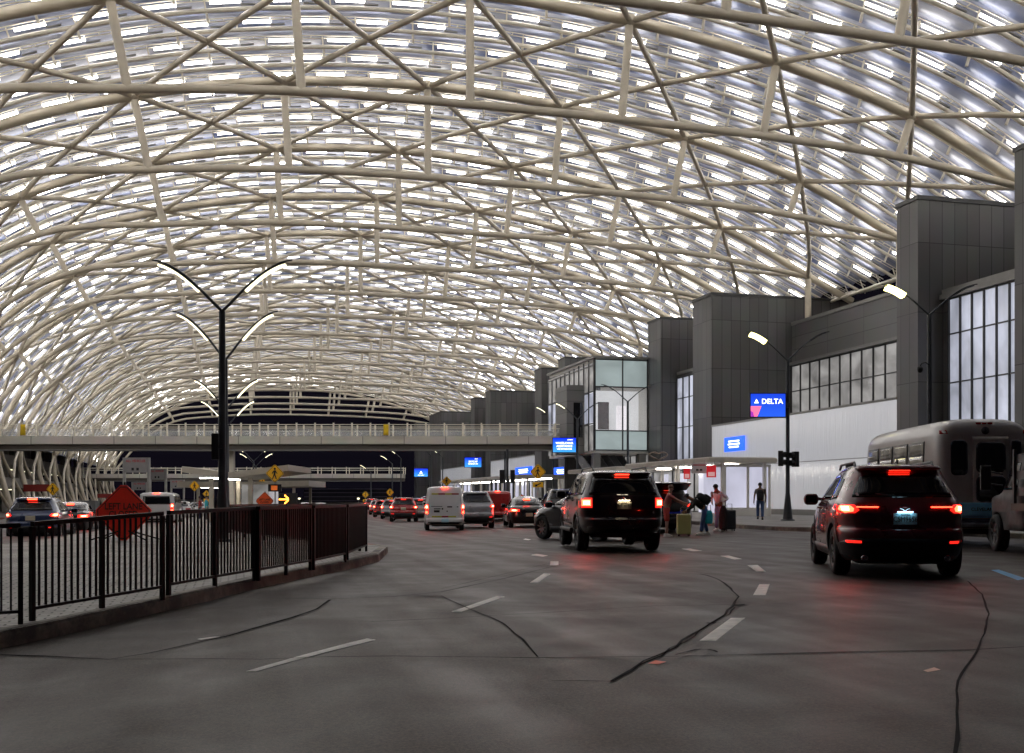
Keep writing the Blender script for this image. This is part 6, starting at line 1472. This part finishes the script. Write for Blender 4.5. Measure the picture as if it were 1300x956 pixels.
o = thing('duffel_bag', 'dark duffel leaning on the striped top person\'s suitcase', 'bag', g0(918, 39.4), ZR); blob('main_pouch', bagm, (0, 0, .5), (.3, .24, .9), o); MB().tube([(-.08, 0, .9), (-.1, 0, 1.12), (.1, 0, 1.12), (.08, 0, .9)], .015, 6).build('strap', bagm, o)
p = g0(900, 36.2); o = thing('tote_bag', 'turquoise tote bag beside the person bending over the suitcase', 'bag', p, ZR); blob('bag_body', mat('turquoise', (0.02, 0.42, 0.50), 0.5), (0, 0, .62), (.26, .16, .46), o); MB().tube([(-.07, 0, .8), (-.05, 0, 1.02), (.05, 0, 1.02), (.07, 0, .8)], .012, 6).build('strap', plastic, o)
p3 = g0(913, 39.5)
person('person in white striped long sleeved top and pale blue jeans, hands at waist', p3, LEFTW + 0.75, stand(chest=(.1, 0, 1.32), neck=(.17, 0, 1.47), head=(.24, .02, 1.58), Lsh=(.1, .19, 1.38), Rsh=(.1, -.19, 1.38), Lel=(-.05, .36, 1.18), Rel=(-.02, -.36, 1.18), Lwr=(.16, .2, 1.04), Rwr=(.16, -.2, 1.04)),
       skinA, cloth('striped_top', (0.75, 0.76, 0.82)), cloth('pale_jeans', (0.28, 0.42, 0.72)), whitep, 1.02)
p4 = g0(965, 50.5)
person('man in grey shirt and jeans walking away past the white screens', p4, AWAY - .2, stand(Lkn=(.2, .1, .5), Lan=(.12, .1, .14), Rkn=(-.08, -.1, .48), Ran=(-.3, -.1, .12), Lel=(-.14, .26, 1.14), Lwr=(-.1, .28, .9), Rel=(.06, -.27, 1.13), Rwr=(.22, -.26, .94)),
       skinA, cloth('grey_shirt', (0.10, 0.09, 0.085)), cloth('dark_jeans', (0.05, 0.09, 0.2)), plastic, 1.02, sleeve='short')
backpack('dark backpack on the man walking away', p4, AWAY - .2, 0.05, 1.2, -.24)
person('small figure in dark clothes standing by the signal post at the kerb', g0(641, 70), LEFTW, stand(), skinA, cloth('dark_coat', (0.02, 0.02, 0.025)), cloth('maroon_trousers', (0.12, 0.03, 0.03)), whitep)
person('small figure in a teal jacket on the island left of the lamp posts', g0(262, 72), RIGHT, stand(), skinB, cloth('teal_jacket', (0.03, 0.30, 0.36)), cloth('grey_trousers', (0.08, 0.08, 0.08)), whitep)
person('small figure in red shirt next to the teal jacket figure', g0(254, 74), LEFTW, stand(), skinA, cloth('dark_red_shirt', (0.28, 0.02, 0.02)), cloth('navy_trousers', (0.02, 0.02, 0.05)), plastic)
# ---------------------------------------------------------------- camera, world, render settings
cam = bpy.data.cameras.new('camera'); co = bpy.data.objects.new('camera', cam); C.objects.link(co)
co.location = (0, 0, H); co.rotation_euler = (PI / 2, 0, -TH)
cam.sensor_width = 36; cam.lens = 36 * F / 1300; cam.shift_y = (HY - 478) / 1300.0; cam.clip_end = 5000; cam.clip_start = 0.05
sc.camera = co
w = bpy.data.worlds.new('World'); sc.world = w; w.use_nodes = True
nt = w.node_tree; bg = nt.nodes['Background']
sky = nt.nodes.new('ShaderNodeTexSky'); sky.sky_type = 'NISHITA'; sky.sun_disc = False
sky.sun_elevation = math.radians(-6); sky.sun_rotation = math.radians(200)
ad = nt.nodes.new('ShaderNodeMix'); ad.data_type = 'RGBA'; ad.blend_type = 'ADD'; ad.inputs['Factor'].default_value = 1
nt.links.new(sky.outputs[0], ad.inputs['A']); ad.inputs['B'].default_value = (0.05, 0.042, 0.08, 1)
nt.links.new(ad.outputs['Result'], bg.inputs['Color']); bg.inputs['Strength'].default_value = 0.06
sc.view_settings.view_transform = 'Standard'; sc.view_settings.look = 'None'; sc.view_settings.exposure = 0.48; sc.view_settings.gamma = 1
sc.render.engine = 'CYCLES'
sc.cycles.use_denoising = True; sc.cycles.max_bounces = 6; sc.cycles.diffuse_bounces = 3; sc.cycles.glossy_bounces = 3; sc.cycles.transparent_max_bounces = 6
sc.cycles.use_light_tree = True; sc.cycles.sample_clamp_indirect = 4; sc.cycles.caustics_reflective = False; sc.cycles.caustics_refractive = False
